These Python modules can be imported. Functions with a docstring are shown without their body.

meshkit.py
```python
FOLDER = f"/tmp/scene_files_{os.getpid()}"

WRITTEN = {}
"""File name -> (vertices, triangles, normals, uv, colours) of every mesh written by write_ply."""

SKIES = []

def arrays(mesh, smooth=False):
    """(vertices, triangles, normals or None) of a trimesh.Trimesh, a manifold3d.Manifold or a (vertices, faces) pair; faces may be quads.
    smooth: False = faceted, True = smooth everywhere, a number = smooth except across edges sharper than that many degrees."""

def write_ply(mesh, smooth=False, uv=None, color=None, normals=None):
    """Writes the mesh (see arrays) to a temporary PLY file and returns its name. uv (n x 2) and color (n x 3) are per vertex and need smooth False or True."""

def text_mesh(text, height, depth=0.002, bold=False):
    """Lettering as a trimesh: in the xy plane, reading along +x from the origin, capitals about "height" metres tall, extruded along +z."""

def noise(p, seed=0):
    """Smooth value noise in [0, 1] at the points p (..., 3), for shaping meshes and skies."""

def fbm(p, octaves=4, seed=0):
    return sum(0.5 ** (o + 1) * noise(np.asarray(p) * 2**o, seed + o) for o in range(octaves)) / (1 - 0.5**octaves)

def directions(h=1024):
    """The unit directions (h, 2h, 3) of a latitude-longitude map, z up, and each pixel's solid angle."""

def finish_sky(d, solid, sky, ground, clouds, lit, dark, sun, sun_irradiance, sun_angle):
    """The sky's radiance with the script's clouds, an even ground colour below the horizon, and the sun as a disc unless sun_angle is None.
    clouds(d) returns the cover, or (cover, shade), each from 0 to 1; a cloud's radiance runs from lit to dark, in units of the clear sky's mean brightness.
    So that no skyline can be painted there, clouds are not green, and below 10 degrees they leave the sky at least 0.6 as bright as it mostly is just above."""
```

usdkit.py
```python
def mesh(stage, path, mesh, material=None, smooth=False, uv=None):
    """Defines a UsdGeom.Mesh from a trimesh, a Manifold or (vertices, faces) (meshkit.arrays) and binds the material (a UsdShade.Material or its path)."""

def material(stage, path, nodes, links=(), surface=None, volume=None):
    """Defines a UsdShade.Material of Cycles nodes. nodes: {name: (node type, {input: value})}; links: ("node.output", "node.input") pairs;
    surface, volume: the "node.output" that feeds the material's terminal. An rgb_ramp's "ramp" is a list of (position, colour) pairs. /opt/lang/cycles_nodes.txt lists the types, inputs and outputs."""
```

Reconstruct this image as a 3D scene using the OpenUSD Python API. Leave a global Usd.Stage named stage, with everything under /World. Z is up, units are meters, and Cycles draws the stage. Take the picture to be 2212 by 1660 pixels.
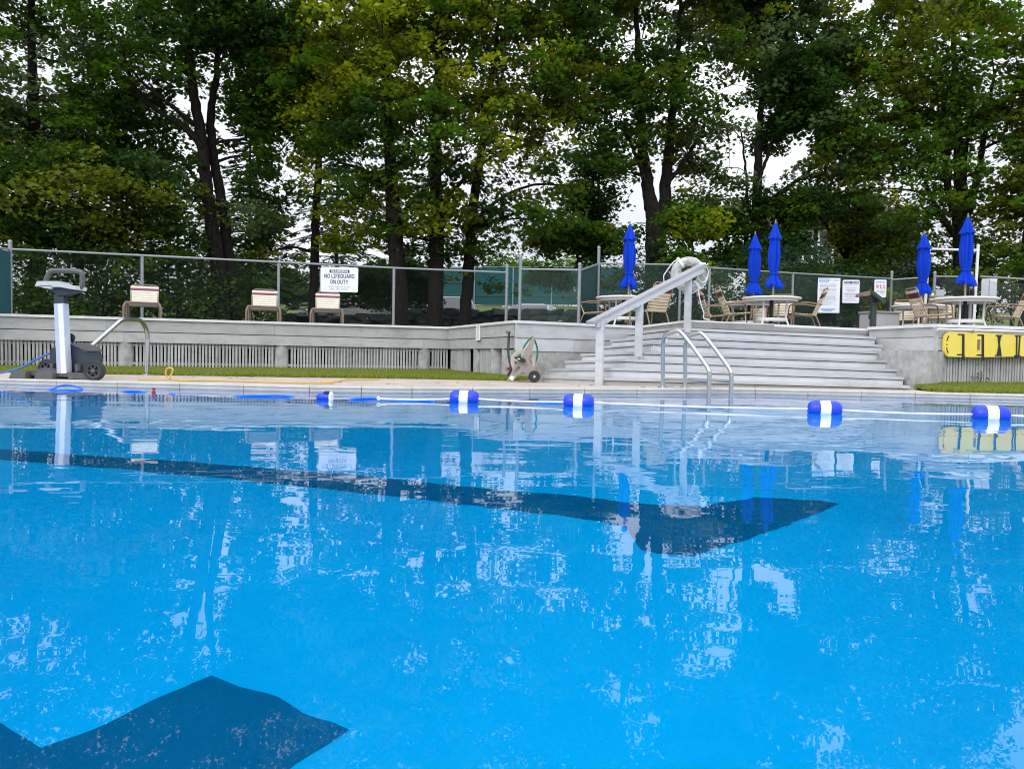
import math, random
import numpy as np
import trimesh
import shapely.geometry as sg
from scipy.spatial import cKDTree
from pxr import Usd, UsdGeom, UsdLux, UsdShade, Gf, Sdf, Vt
import usdkit, meshkit

stage = Usd.Stage.CreateInMemory()
UsdGeom.SetStageUpAxis(stage, UsdGeom.Tokens.z)
UsdGeom.SetStageMetersPerUnit(stage, 1.0)
UsdGeom.Xform.Define(stage, '/World')
UsdGeom.Scope.Define(stage, '/World/Looks')

# ------------------------------------------------------------------ camera
FOC, CX, CY, EYE = 1662.0, 1106.0, 830.0, 0.38          # in units of a 2212 x 1660 view of the photograph
_p, _r = math.atan(61 / FOC), 0.018
FW = np.array([0, math.cos(_p), -math.sin(_p)])
_r0, _u0 = np.array([1.0, 0, 0]), np.array([0, math.sin(_p), math.cos(_p)])
RT = _r0 * math.cos(_r) + _u0 * math.sin(_r)
UP = _u0 * math.cos(_r) - _r0 * math.sin(_r)
CAM = np.array([0, 0, EYE])
cam = UsdGeom.Camera.Define(stage, '/World/camera')
cam.CreateHorizontalApertureAttr(36.0)
cam.CreateVerticalApertureAttr(27.0)
cam.CreateFocalLengthAttr(36.0 * FOC / 2212)
cam.CreateClippingRangeAttr(Gf.Vec2f(0.02, 3000))
cam.CreateExposureAttr(0.0)
M4 = Gf.Matrix4d(*[float(v) for v in (*RT, 0, *UP, 0, *(-FW), 0, *CAM, 1)])
cam.AddTransformOp().Set(M4)

# ------------------------------------------------------------------ sky and sun (overcast)
SUN_EL, SUN_AZ = math.radians(40), math.radians(207)     # azimuth = atan2(x, y)
SKY = usdkit.material(stage, '/World/Looks/sky_look', {
    'tc': ('geometry', {}),
    'sep': ('separate_xyz', {}),
    'sky': ('sky_texture', {'sky_type': 'single_scattering', 'sun_disc': False, 'sun_elevation': SUN_EL, 'sun_rotation': SUN_AZ, 'aerosol_density': 2.0}),
    'stretch': ('mapping', {'mapping_type': 'point', 'scale': (1.0, 1.0, 2.2)}),
    'n': ('noise_texture', {'scale': 2.4, 'detail': 6.0, 'roughness': 0.55}),
    'cloud': ('rgb_ramp', {'ramp': [(0.25, (7.6, 8.0, 9.0)), (0.5, (11.0, 11.4, 12.4)), (0.75, (15.5, 15.7, 16.2))]}),
    'bright': ('map_range', {'from_min': 0.0, 'from_max': 1.0, 'to_min': 0.70, 'to_max': 1.85, 'clamp': True}),
    'grade': ('vector_math', {'math_type': 'multiply'}),
    'mix': ('mix', {'mix_type': 'mix', 'fac': 0.93}),
    'bg': ('background_shader', {'strength': 0.10}),
}, [('tc.position', 'stretch.vector'), ('stretch.vector', 'n.vector'), ('n.fac', 'cloud.fac'), ('tc.position', 'sep.vector'), ('sep.z', 'bright.value'),
    ('cloud.color', 'grade.vector1'), ('bright.result', 'grade.vector2'),
    ('sky.color', 'mix.color1'), ('grade.vector', 'mix.color2'), ('mix.color', 'bg.color')], surface='bg.background')
dome = UsdLux.DomeLight.Define(stage, '/World/sky')
UsdShade.MaterialBindingAPI.Apply(dome.GetPrim()).Bind(SKY)
sun = UsdLux.DistantLight.Define(stage, '/World/sun')
sun.CreateNormalizeAttr(True)
sun.CreateIntensityAttr(0.32)
sun.CreateAngleAttr(22.0)
sun.CreateColorAttr(Gf.Vec3f(1.0, 0.97, 0.92))
_d = np.array([math.sin(SUN_AZ) * math.cos(SUN_EL), math.cos(SUN_AZ) * math.cos(SUN_EL), math.sin(SUN_EL)])
_x = np.cross([0, 0, 1.0], _d); _x /= np.linalg.norm(_x)
_y = np.cross(_d, _x)
sun.AddTransformOp().Set(Gf.Matrix4d(*[float(v) for v in (*_x, 0, *_y, 0, *_d, 0, 0, 0, 30, 1)]))


# ------------------------------------------------------------------ helpers
def P(x, y, d):
    """The point at depth d metres that the photograph shows at (x, y)."""
    return CAM + d * (FW + (x - CX) / FOC * RT + (CY - y) / FOC * UP)


def G(x, y, z):
    """The point at height z that the photograph shows at (x, y)."""
    v = FW + (x - CX) / FOC * RT + (CY - y) / FOC * UP
    return CAM + v * (z - EYE) / v[2]


def at(x, d, z):
    """Ground plan point at image column x and depth d, at height z."""
    a, b = P(x, 700, d), P(x, 800, d)
    t = (z - a[2]) / (b[2] - a[2])
    return a + t * (b - a)


USED = {}


def path_for(name, parent=None):
    base = str(parent.GetPath()) if parent is not None else '/World'
    k = (base, name)
    n = USED.get(k, 0)
    USED[k] = n + 1
    return f'{base}/{name}' if n == 0 else f'{base}/{name}_{n:03d}'


ORIGIN = {}


def meta(prim, label=None, cat=None, group=None, kind=None):
    for k, v in (('label', label), ('category', cat), ('group', group), ('kind', kind)):
        if v:
            prim.SetCustomDataByKey(k, v)
    return prim


def thing(name, label, cat, loc=(0, 0, 0), rotz=0.0, group=None, kind=None, world=True, scale=None):
    """An Xform at a thing's base. world: its parts are given in world coordinates."""
    x = UsdGeom.Xform.Define(stage, path_for(name))
    x.AddTranslateOp().Set(Gf.Vec3d(*map(float, loc)))
    if rotz:
        x.AddRotateZOp().Set(float(rotz))
    if scale:
        x.AddScaleOp().Set(Gf.Vec3f(*scale))
    pr = x.GetPrim()
    ORIGIN[str(pr.GetPath())] = np.array(loc, float) if world else np.zeros(3)
    return meta(pr, label, cat, group, kind)


def obj(name, mesh, mat, parent=None, smooth=False, label=None, cat=None, group=None, kind=None, tint=None):
    pth = path_for(name, parent)
    v, f = mesh if isinstance(mesh, (tuple, list)) else (np.array(mesh.vertices), np.array(mesh.faces))
    top = '/'.join(pth.split('/')[:3])
    v = np.asarray(v, float) - ORIGIN.get(top, np.zeros(3))
    m = usdkit.mesh(stage, pth, (v, f), mat, smooth=smooth)
    if tint is not None:
        UsdGeom.PrimvarsAPI(m).CreatePrimvar('tint', Sdf.ValueTypeNames.Color3fArray, 'vertex').Set(Vt.Vec3fArray.FromNumpy(np.asarray(tint, np.float32)))
    return meta(m.GetPrim(), label, cat, group, kind)


def copy(root, label, loc, rotz=0.0, group=None):
    was = root.GetCustomData()
    r = thing(root.GetName(), label, was['category'], loc, rotz, group or was.get('group'))
    r.GetReferences().AddInternalReference(root.GetPath())
    r.SetInstanceable(True)
    return r


def cat(*ms):
    vs, fs, n = [], [], 0
    for v, f in ms:
        v, f = np.asarray(v, float), np.asarray(f, int)
        if f.shape[1] == 4:
            f = np.vstack([f[:, [0, 1, 2]], f[:, [0, 2, 3]]])
        vs.append(v); fs.append(f + n); n += len(v)
    return np.vstack(vs), np.vstack(fs)


BOXF = np.array([[0, 3, 2, 1], [4, 5, 6, 7], [0, 1, 5, 4], [1, 2, 6, 5], [2, 3, 7, 6], [3, 0, 4, 7]])
BOXT = np.vstack([BOXF[:, [0, 1, 2]], BOXF[:, [0, 2, 3]]])


def hexa(bottom, top):
    """A block from four bottom and four top corners, counter-clockwise from above."""
    return np.vstack([bottom, top]).astype(float), BOXT.copy()


def box(c, s, rz=0.0):
    x, y, z = np.array(s) / 2.0
    b = np.array([[-x, -y], [x, -y], [x, y], [-x, y]])
    if rz:
        a = math.radians(rz); b = b @ np.array([[math.cos(a), math.sin(a)], [-math.sin(a), math.cos(a)]])
    lo = np.column_stack([b, np.full(4, -z)]) + c
    hi = np.column_stack([b, np.full(4, z)]) + c
    return hexa(lo, hi)


def rbox(c, s, r=0.01, rz=0.0, seg=2):
    """A box with rounded edges."""
    s = np.array(s, float); r = min(r, s.min() * 0.49)
    m = trimesh.creation.box(s - 2 * r)
    pts = []
    for k in range(8):
        cr = np.array([(1 if k >> i & 1 else -1) for i in range(3)]) * (s / 2 - r)
        sp = trimesh.creation.icosphere(seg - 1, r).vertices
        pts.append(sp + cr)
    h = trimesh.convex.convex_hull(np.vstack(pts))
    v = np.array(h.vertices)
    if rz:
        a = math.radians(rz); v[:, :2] = v[:, :2] @ np.array([[math.cos(a), math.sin(a)], [-math.sin(a), math.cos(a)]])
    return v + np.array(c, float), np.array(h.faces)


def hull(pts):
    h = trimesh.convex.convex_hull(np.asarray(pts, float))
    return np.array(h.vertices), np.array(h.faces)


def bar(a, b, w, h, up=(0, 0, 1)):
    """A rectangular bar from a to b, w wide across, h high along up."""
    a, b, up = np.asarray(a, float), np.asarray(b, float), np.asarray(up, float)
    d = b - a; d /= np.linalg.norm(d)
    s = np.cross(d, up); s /= np.linalg.norm(s)
    u = np.cross(s, d)
    s, u = s * w / 2, u * h / 2
    return np.array([a - s - u, a + s - u, a + s + u, a - s + u, b - s - u, b + s - u, b + s + u, b - s + u]), np.vstack([BOXT])


def tube(pts, r, n=8, closed=False, caps=True):
    p = np.asarray(pts, float); m = len(p)
    r = np.full(m, r, float) if np.ndim(r) == 0 else np.asarray(r, float)
    if closed:
        t = np.roll(p, -1, 0) - np.roll(p, 1, 0)
    else:
        t = np.gradient(p, axis=0)
    t /= np.maximum(np.linalg.norm(t, axis=1, keepdims=True), 1e-9)
    ref = np.array([0, 0, 1.0]) if abs(t[0][2]) < 0.9 else np.array([1.0, 0, 0])
    us = []
    u = ref - t[0] * ref.dot(t[0]); u /= np.linalg.norm(u)
    for k in range(m):
        u = u - t[k] * u.dot(t[k]); u /= max(np.linalg.norm(u), 1e-9); us.append(u)
    us = np.array(us); vs = np.cross(t, us)
    a = np.arange(n) / n * 2 * math.pi
    v = (p[:, None] + r[:, None, None] * (np.cos(a)[None, :, None] * us[:, None] + np.sin(a)[None, :, None] * vs[:, None])).reshape(-1, 3)
    f = []
    for k in range(m if closed else m - 1):
        k2 = (k + 1) % m
        for j in range(n):
            j2 = (j + 1) % n
            f += [[k * n + j, k * n + j2, k2 * n + j2], [k * n + j, k2 * n + j2, k2 * n + j]]
    if caps and not closed:
        v = np.vstack([v, p[0], p[-1]])
        c0, c1 = m * n, m * n + 1
        for j in range(n):
            j2 = (j + 1) % n
            f += [[c0, j2, j], [c1, (m - 1) * n + j, (m - 1) * n + j2]]
    return v, np.array(f)


def curve(pts, n=24):
    """A smooth curve (Catmull-Rom) through the points."""
    p = np.asarray(pts, float)
    p = np.vstack([2 * p[0] - p[1], p, 2 * p[-1] - p[-2]])
    out, segs = [], len(p) - 3
    for i in range(segs):
        k = max(2, n // segs)
        for t in np.linspace(0, 1, k, endpoint=False):
            a, b, c, d = p[i:i + 4]
            out.append(0.5 * (2 * b + (c - a) * t + (2 * a - 5 * b + 4 * c - d) * t * t + (3 * b - a - 3 * c + d) * t ** 3))
    out.append(p[-2])
    return np.array(out)


def fillet(pts, r, n=6):
    """A polyline with its corners rounded."""
    p = [np.asarray(q, float) for q in pts]
    out = [p[0]]
    for a, b, c in zip(p, p[1:], p[2:]):
        d1, d2 = a - b, c - b
        k = min(r, np.linalg.norm(d1) * 0.49, np.linalg.norm(d2) * 0.49)
        s, e = b + d1 / np.linalg.norm(d1) * k, b + d2 / np.linalg.norm(d2) * k
        for t in np.linspace(0, 1, n):
            out.append((1 - t) ** 2 * s + 2 * t * (1 - t) * b + t * t * e)
    out.append(p[-1])
    return np.array(out)


def lathe(prof, c=(0, 0, 0), n=24, mod=None):
    """Turned round z: prof is a list of (radius, z). mod(angle, z_index) scales the radius."""
    a = np.arange(n) / n * 2 * math.pi
    v = []
    for k, (r, z) in enumerate(prof):
        rr = r * (np.ones(n) if mod is None else mod(a, k))
        v.append(np.column_stack([rr * np.cos(a), rr * np.sin(a), np.full(n, z)]))
    v = np.vstack(v) + np.array(c, float)
    f = []
    for k in range(len(prof) - 1):
        for j in range(n):
            j2 = (j + 1) % n
            f += [[k * n + j, k * n + j2, (k + 1) * n + j2], [k * n + j, (k + 1) * n + j2, (k + 1) * n + j]]
    return v, np.array(f)


def turned(m, R, loc):
    return m[0] @ np.asarray(R).T + np.asarray(loc), m[1]


def rot(axis, deg):
    return trimesh.transformations.rotation_matrix(math.radians(deg), axis)[:3, :3]


def poly_sheet(poly, z):
    v, f = trimesh.creation.triangulate_polygon(poly, engine='earcut')
    v = np.column_stack([v, np.full(len(v), z)])
    n = np.cross(v[f[:, 1]] - v[f[:, 0]], v[f[:, 2]] - v[f[:, 0]])
    f = np.where(n[:, 2:3] < 0, f[:, ::-1], f)
    return v, f


def poly_prism(poly, z0, z1):
    m = trimesh.creation.extrude_polygon(poly, z1 - z0, engine='earcut')
    return np.array(m.vertices) + [0, 0, z0], np.array(m.faces)


# ------------------------------------------------------------------ materials
def look(name, color, rough=0.6, metal=0.0, vary=None, bump=None, coord='position', spec=0.5, extra=None):
    """vary: (scale, colour2, detail[, stretch]); bump: (scale, distance)."""
    nodes = {'g': ('geometry', {}) if coord == 'position' else ('texture_coordinate', {}),
             'p': ('principled_bsdf', {'base_color': color, 'roughness': rough, 'metallic': metal, 'specular_ior_level': spec})}
    out = 'g.position' if coord == 'position' else 'g.object'
    links = []
    if vary:
        sc, c2, det = vary[:3]
        nodes['m'] = ('mapping', {'mapping_type': 'point', 'scale': vary[3] if len(vary) > 3 else (1.0, 1.0, 1.0)})
        nodes['n'] = ('noise_texture', {'scale': sc, 'detail': det, 'roughness': 0.6})
        nodes['r'] = ('rgb_ramp', {'ramp': [(0.3, color), (0.7, c2)]})
        links += [(out, 'm.vector'), ('m.vector', 'n.vector'), ('n.fac', 'r.fac'), ('r.color', 'p.base_color')]
    if bump:
        nodes['bn'] = ('noise_texture', {'scale': bump[0], 'detail': 4.0})
        nodes['b'] = ('bump', {'strength': 1.0, 'distance': bump[1]})
        links += [(out, 'bn.vector'), ('bn.fac', 'b.height'), ('b.normal', 'p.normal')]
    return usdkit.material(stage, f'/World/Looks/{name}', nodes, links, surface='p.BSDF')


def painted_wood(name, c1, c2, c3):
    """Painted boards: tone from board to board, a grain along x and y, and darker worn patches low down and at random."""
    return usdkit.material(stage, f'/World/Looks/{name}', {
        'g': ('geometry', {}), 'o': ('object_info', {}),
        'm': ('mapping', {'mapping_type': 'point', 'scale': (2.5, 2.5, 9.0)}),
        'n': ('noise_texture', {'scale': 1.6, 'detail': 5.0, 'roughness': 0.65}),
        'n2': ('noise_texture', {'scale': 1.7, 'detail': 6.0, 'roughness': 0.7}),
        'r': ('rgb_ramp', {'ramp': [(0.28, c2), (0.5, c1), (0.75, c1)]}),
        'r2': ('rgb_ramp', {'ramp': [(0.46, (0, 0, 0)), (0.68, (1, 1, 1))]}),
        'k': ('math', {'math_type': 'multiply', 'value2': 0.55}),
        'mx': ('mix', {'mix_type': 'mix', 'color2': c3}),
        'tone': ('map_range', {'from_min': 0.0, 'from_max': 1.0, 'to_min': 0.86, 'to_max': 1.08}),
        'sc': ('vector_math', {'math_type': 'multiply'}),
        'b': ('bump', {'strength': 0.5, 'distance': 0.002}),
        'p': ('principled_bsdf', {'roughness': 0.62, 'specular_ior_level': 0.35}),
    }, [('g.position', 'm.vector'), ('m.vector', 'n.vector'), ('g.position', 'n2.vector'), ('n.fac', 'r.fac'), ('n2.fac', 'r2.fac'), ('r2.color', 'k.value1'),
        ('k.value', 'mx.fac'), ('r.color', 'mx.color1'), ('o.random', 'tone.value'), ('mx.color', 'sc.vector1'), ('tone.result', 'sc.vector2'), ('sc.vector', 'p.base_color'),
        ('n.fac', 'b.height'), ('b.normal', 'p.normal')], surface='p.BSDF')


def leaf_look(name, shine=0.18):
    return usdkit.material(stage, f'/World/Looks/{name}', {
        'a': ('attribute', {'attribute': 'tint'}),
        'p': ('principled_bsdf', {'roughness': 0.6, 'specular_ior_level': shine}),
        'hs': ('hsv', {'hue': 0.49, 'saturation': 1.1, 'value': 1.5, 'fac': 1.0}),
        't': ('translucent_bsdf', {}), 'm': ('mix_closure', {'fac': 0.3}),
    }, [('a.color', 'p.base_color'), ('a.color', 'hs.color'), ('hs.color', 't.color'), ('p.BSDF', 'm.closure1'), ('t.BSDF', 'm.closure2')], surface='m.closure')


M = {
    'white_wood': painted_wood('white_wood', (0.56, 0.58, 0.61), (0.46, 0.48, 0.50), (0.36, 0.36, 0.36)),
    'grey_wood': painted_wood('grey_wood', (0.47, 0.48, 0.48), (0.36, 0.37, 0.37), (0.28, 0.28, 0.26)),
    'tread_wood': painted_wood('tread_wood', (0.47, 0.48, 0.50), (0.40, 0.41, 0.42), (0.30, 0.30, 0.29)),
    'riser_wood': painted_wood('riser_wood', (0.64, 0.66, 0.69), (0.56, 0.57, 0.59), (0.45, 0.45, 0.44)),
    'rail_wood': painted_wood('rail_wood', (0.40, 0.40, 0.43), (0.33, 0.33, 0.36), (0.28, 0.28, 0.29)),
    'lip_paint': look('lip_paint', (0.72, 0.73, 0.74), 0.5, vary=(5, (0.60, 0.60, 0.60), 5)),
    'concrete': look('concrete', (0.49, 0.50, 0.51), 0.8, vary=(8, (0.27, 0.27, 0.25), 9), bump=(30, 0.004)),
    'deck_concrete': look('deck_concrete', (0.55, 0.455, 0.39), 0.8, vary=(2.6, (0.33, 0.29, 0.255), 9), bump=(60, 0.002)),
    'coping': look('coping', (0.52, 0.49, 0.45), 0.65, vary=(6, (0.40, 0.38, 0.35), 7), bump=(40, 0.002)),
    'earth': look('earth', (0.035, 0.03, 0.025), 0.95, vary=(3, (0.02, 0.018, 0.015), 4)),
    'lawn_base': look('lawn_base', (0.09, 0.125, 0.02), 0.9, vary=(6, (0.15, 0.155, 0.04), 6)),
    'far_lawn': look('far_lawn', (0.10, 0.13, 0.018), 0.9, vary=(0.6, (0.065, 0.095, 0.016), 6), bump=(9, 0.06)),
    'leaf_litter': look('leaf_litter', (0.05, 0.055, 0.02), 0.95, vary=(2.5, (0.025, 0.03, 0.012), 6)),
    'terrace_floor': look('terrace_floor', (0.30, 0.29, 0.27), 0.8, vary=(3, (0.2, 0.19, 0.18), 5)),
    'galv': look('galv', (0.33, 0.36, 0.38), 0.5, 0.5, vary=(30, (0.24, 0.26, 0.28), 4)),
    'mesh_wire': look('mesh_wire', (0.085, 0.13, 0.12), 0.7, 0.0, spec=0.2),
    'mesh_dark': look('mesh_dark', (0.010, 0.016, 0.016), 0.8, 0.0, spec=0.1),
    'screen_green': look('screen_green', (0.006, 0.085, 0.095), 0.85, vary=(4, (0.004, 0.065, 0.075), 4)),
    'steel': look('steel', (0.50, 0.52, 0.53), 0.25, 1.0),
    'white_tube': look('white_tube', (0.74, 0.74, 0.75), 0.3),
    'white_plastic': look('white_plastic', (0.78, 0.78, 0.78), 0.35),
    'ring_vinyl': look('ring_vinyl', (0.64, 0.63, 0.60), 0.6, vary=(17, (0.24, 0.24, 0.22), 7), bump=(22, 0.012)),
    'white_rope': look('white_rope', (0.74, 0.74, 0.72), 0.8),
    'strap_cream': look('strap_cream', (0.70, 0.60, 0.44), 0.5, coord='object', vary=(8, (0.58, 0.49, 0.35), 4)),
    'strap_white': look('strap_white', (0.70, 0.66, 0.54), 0.5, coord='object', vary=(8, (0.58, 0.54, 0.44), 5)),
    'strap_maroon': look('strap_maroon', (0.075, 0.010, 0.018), 0.45),
    'strap_plum': look('strap_plum', (0.19, 0.035, 0.075), 0.45),
    'frame_tan': look('frame_tan', (0.27, 0.19, 0.12), 0.45),
    'frame_brown': look('frame_brown', (0.20, 0.145, 0.11), 0.45),
    'blue_canvas': look('blue_canvas', (0.003, 0.055, 0.60), 0.85, coord='object', vary=(4, (0.002, 0.038, 0.44), 4), spec=0.2),
    'pole_tan': look('pole_tan', (0.30, 0.22, 0.14), 0.5),
    'black': look('black', (0.012, 0.013, 0.016), 0.5),
    'rubber': look('rubber', (0.02, 0.022, 0.025), 0.7),
    'dark_plastic': look('dark_plastic', (0.014, 0.026, 0.042), 0.5, vary=(9, (0.022, 0.034, 0.048), 5)),
    'grey_plastic': look('grey_plastic', (0.095, 0.10, 0.10), 0.5, vary=(12, (0.07, 0.073, 0.073), 5)),
    'pale_plastic': look('pale_plastic', (0.50, 0.51, 0.48), 0.45),
    'post_blue_white': look('post_blue_white', (0.46, 0.51, 0.61), 0.4, vary=(7, (0.38, 0.43, 0.53), 6)),
    'cable_blue': look('cable_blue', (0.02, 0.13, 0.50), 0.5),
    'float_blue': look('float_blue', (0.004, 0.040, 0.55), 0.4),
    'hose_blue': look('hose_blue', (0.004, 0.13, 0.75), 0.4),
    'float_white': look('float_white', (0.85, 0.86, 0.88), 0.4),
    'hose_yellow': look('hose_yellow', (0.60, 0.38, 0.09), 0.6),
    'red': look('red', (0.28, 0.03, 0.02), 0.5),
    'reel_tan': look('reel_tan', (0.29, 0.26, 0.225), 0.5),
    'reel_pale': look('reel_pale', (0.46, 0.42, 0.36), 0.5),
    'hose_green': look('hose_green', (0.012, 0.16, 0.075), 0.45),
    'board_yellow': look('board_yellow', (0.82, 0.66, 0.11), 0.4, vary=(3, (0.77, 0.60, 0.09), 3)),
    'deck_box': look('deck_box', (0.38, 0.38, 0.40), 0.55),
    'box_lid': look('box_lid', (0.24, 0.25, 0.26), 0.55),
    'dark_green': look('dark_green', (0.022, 0.045, 0.042), 0.5),
    'sign_white': look('sign_white', (0.80, 0.82, 0.88), 0.4),
    'sign_black': look('sign_black', (0.03, 0.035, 0.07), 0.5),
    'sign_grey': look('sign_grey', (0.42, 0.45, 0.50), 0.5),
    'sign_blue': look('sign_blue', (0.18, 0.36, 0.74), 0.5),
    'sign_red': look('sign_red', (0.55, 0.05, 0.06), 0.5),
    'stone': look('stone', (0.055, 0.06, 0.06), 0.85, vary=(4, (0.028, 0.03, 0.032), 6), bump=(14, 0.02)),
    'bark': look('bark', (0.028, 0.024, 0.020), 0.95, vary=(6, (0.009, 0.008, 0.007), 6, (3.0, 3.0, 0.7)), bump=(22, 0.03), spec=0.1),
    'bark_pale': look('bark_pale', (0.14, 0.12, 0.10), 0.9, vary=(6, (0.06, 0.05, 0.04), 6, (3.0, 3.0, 0.7)), bump=(22, 0.02)),
    'leaf': leaf_look('leaf'),
    'needle': leaf_look('needle', 0.25),
    'car_white': look('car_white', (0.72, 0.73, 0.75), 0.25),
    'car_silver': look('car_silver', (0.30, 0.31, 0.34), 0.25, 0.5),
    'car_glass': look('car_glass', (0.03, 0.04, 0.045), 0.08),
    'house_wall': look('house_wall', (0.035, 0.045, 0.06), 0.7),
    'roof': look('roof', (0.055, 0.045, 0.04), 0.9, vary=(4, (0.035, 0.03, 0.027), 5)),
    'trim_white': look('trim_white', (0.75, 0.76, 0.76), 0.5),
    'window_dark': look('window_dark', (0.03, 0.045, 0.06), 0.08),
    'pool_paint': look('pool_paint', (0.001, 0.475, 0.84), 0.9, spec=0.0, vary=(0.8, (0.001, 0.38, 0.73), 8)),
    'pool_line': look('pool_line', (0.001, 0.145, 0.30), 0.9, spec=0.0, vary=(2.0, (0.001, 0.115, 0.24), 6)),
    'mulch_green': look('mulch_green', (0.03, 0.04, 0.015), 0.95),
}
M['water'] = usdkit.material(stage, '/World/Looks/water', {
    'g': ('geometry', {}),
    'm1': ('mapping', {'mapping_type': 'point', 'scale': (0.55, 1.0, 1.0)}),
    'n1': ('noise_texture', {'scale': 3.1, 'detail': 1.6, 'roughness': 0.42}),
    'n2': ('noise_texture', {'scale': 16.0, 'detail': 1.0, 'roughness': 0.5}),
    'n3': ('noise_texture', {'scale': 0.5, 'detail': 2.0}),
    'amp': ('map_range', {'from_min': 0.35, 'from_max': 0.65, 'to_min': 0.3, 'to_max': 1.0, 'clamp': True}),
    'k': ('math', {'math_type': 'multiply', 'value2': 0.08}),
    'add': ('math', {'math_type': 'add'}),
    'amp2': ('math', {'math_type': 'multiply'}),
    'b': ('bump', {'strength': 1.0, 'distance': 0.0042}),
    'f': ('fresnel', {'IOR': 1.33}),
    'gl': ('glossy_bsdf', {'color': (1, 1, 1), 'roughness': 0.0}),
    'rf': ('refraction_bsdf', {'color': (0.80, 0.96, 1.0), 'roughness': 0.0, 'IOR': 1.33}),
    'mx': ('mix_closure', {}),
}, [('g.position', 'm1.vector'), ('m1.vector', 'n1.vector'), ('m1.vector', 'n2.vector'), ('g.position', 'n3.vector'), ('n3.fac', 'amp.value'),
    ('n2.fac', 'k.value1'), ('n1.fac', 'add.value1'), ('k.value', 'add.value2'), ('add.value', 'amp2.value1'), ('amp.result', 'amp2.value2'), ('amp2.value', 'b.height'),
    ('b.normal', 'f.normal'), ('b.normal', 'gl.normal'), ('b.normal', 'rf.normal'),
    ('f.fac', 'mx.fac'), ('rf.BSDF', 'mx.closure1'), ('gl.BSDF', 'mx.closure2')], surface='mx.closure')

# ================================================================== SETTING
DEPTH = 1.45
far_edge = [(-12, 8.82), (-5.22, 7.83), (-1.93, 7.35), (-0.98, 7.52), (1.91, 8.46), (2.76, 8.75), (5.62, 8.43), (12.5, 7.66)]
pool_poly = sg.Polygon(far_edge + [(12.5, -3.2), (-12, -3.2)])
COP = 0.30
cop_outer = pool_poly.buffer(COP, join_style=2)
LIP = [(-13.5, 10.31), (-1.19, 14.32), (0.04, 11.24), (1.98, 12.36), (2.33, 10.28), (5.24, 11.33), (5.55, 10.15), (13.0, 11.77)]
terrace_poly = sg.Polygon(LIP + [(13.0, 16.8), (-13.5, 16.8)])
ground_outer = sg.box(-350, -350, 350, 16.8)

# natural ground round the pool, level with the deck
g = ground_outer.difference(cop_outer).difference(terrace_poly.buffer(-0.35))
obj('ground', poly_sheet(g, 0.03), M['lawn_base'], kind='structure')

# rising lawn behind the terrace
def hill_z(x, y):
    x, y = np.asarray(x, float), np.asarray(y, float)
    t = np.clip((y - 24) / 40.0, 0, None)
    z = 0.86 + 3.75 * np.where(t < 1, t ** 1.15, 1 + (t - 1) * 0.35)
    n = meshkit.fbm(np.stack([x * 0.11, y * 0.11, np.zeros_like(x)], -1), 3, 5) - 0.5
    return z + n * np.clip((y - 17) / 20, 0, 1) * 0.9
ys = np.concatenate([np.linspace(16.8, 70, 60), np.linspace(73, 350, 24)])
xs = np.concatenate([np.linspace(-350, -50, 14)[:-1], np.linspace(-50, 50, 70), np.linspace(50, 350, 14)[1:]])
X, Y = np.meshgrid(xs, ys)
Z = hill_z(X, Y)
hv = np.column_stack([X.ravel(), Y.ravel(), Z.ravel()])
nx, ny = len(xs), len(ys)
idx = np.arange(nx * ny).reshape(ny, nx)
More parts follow.
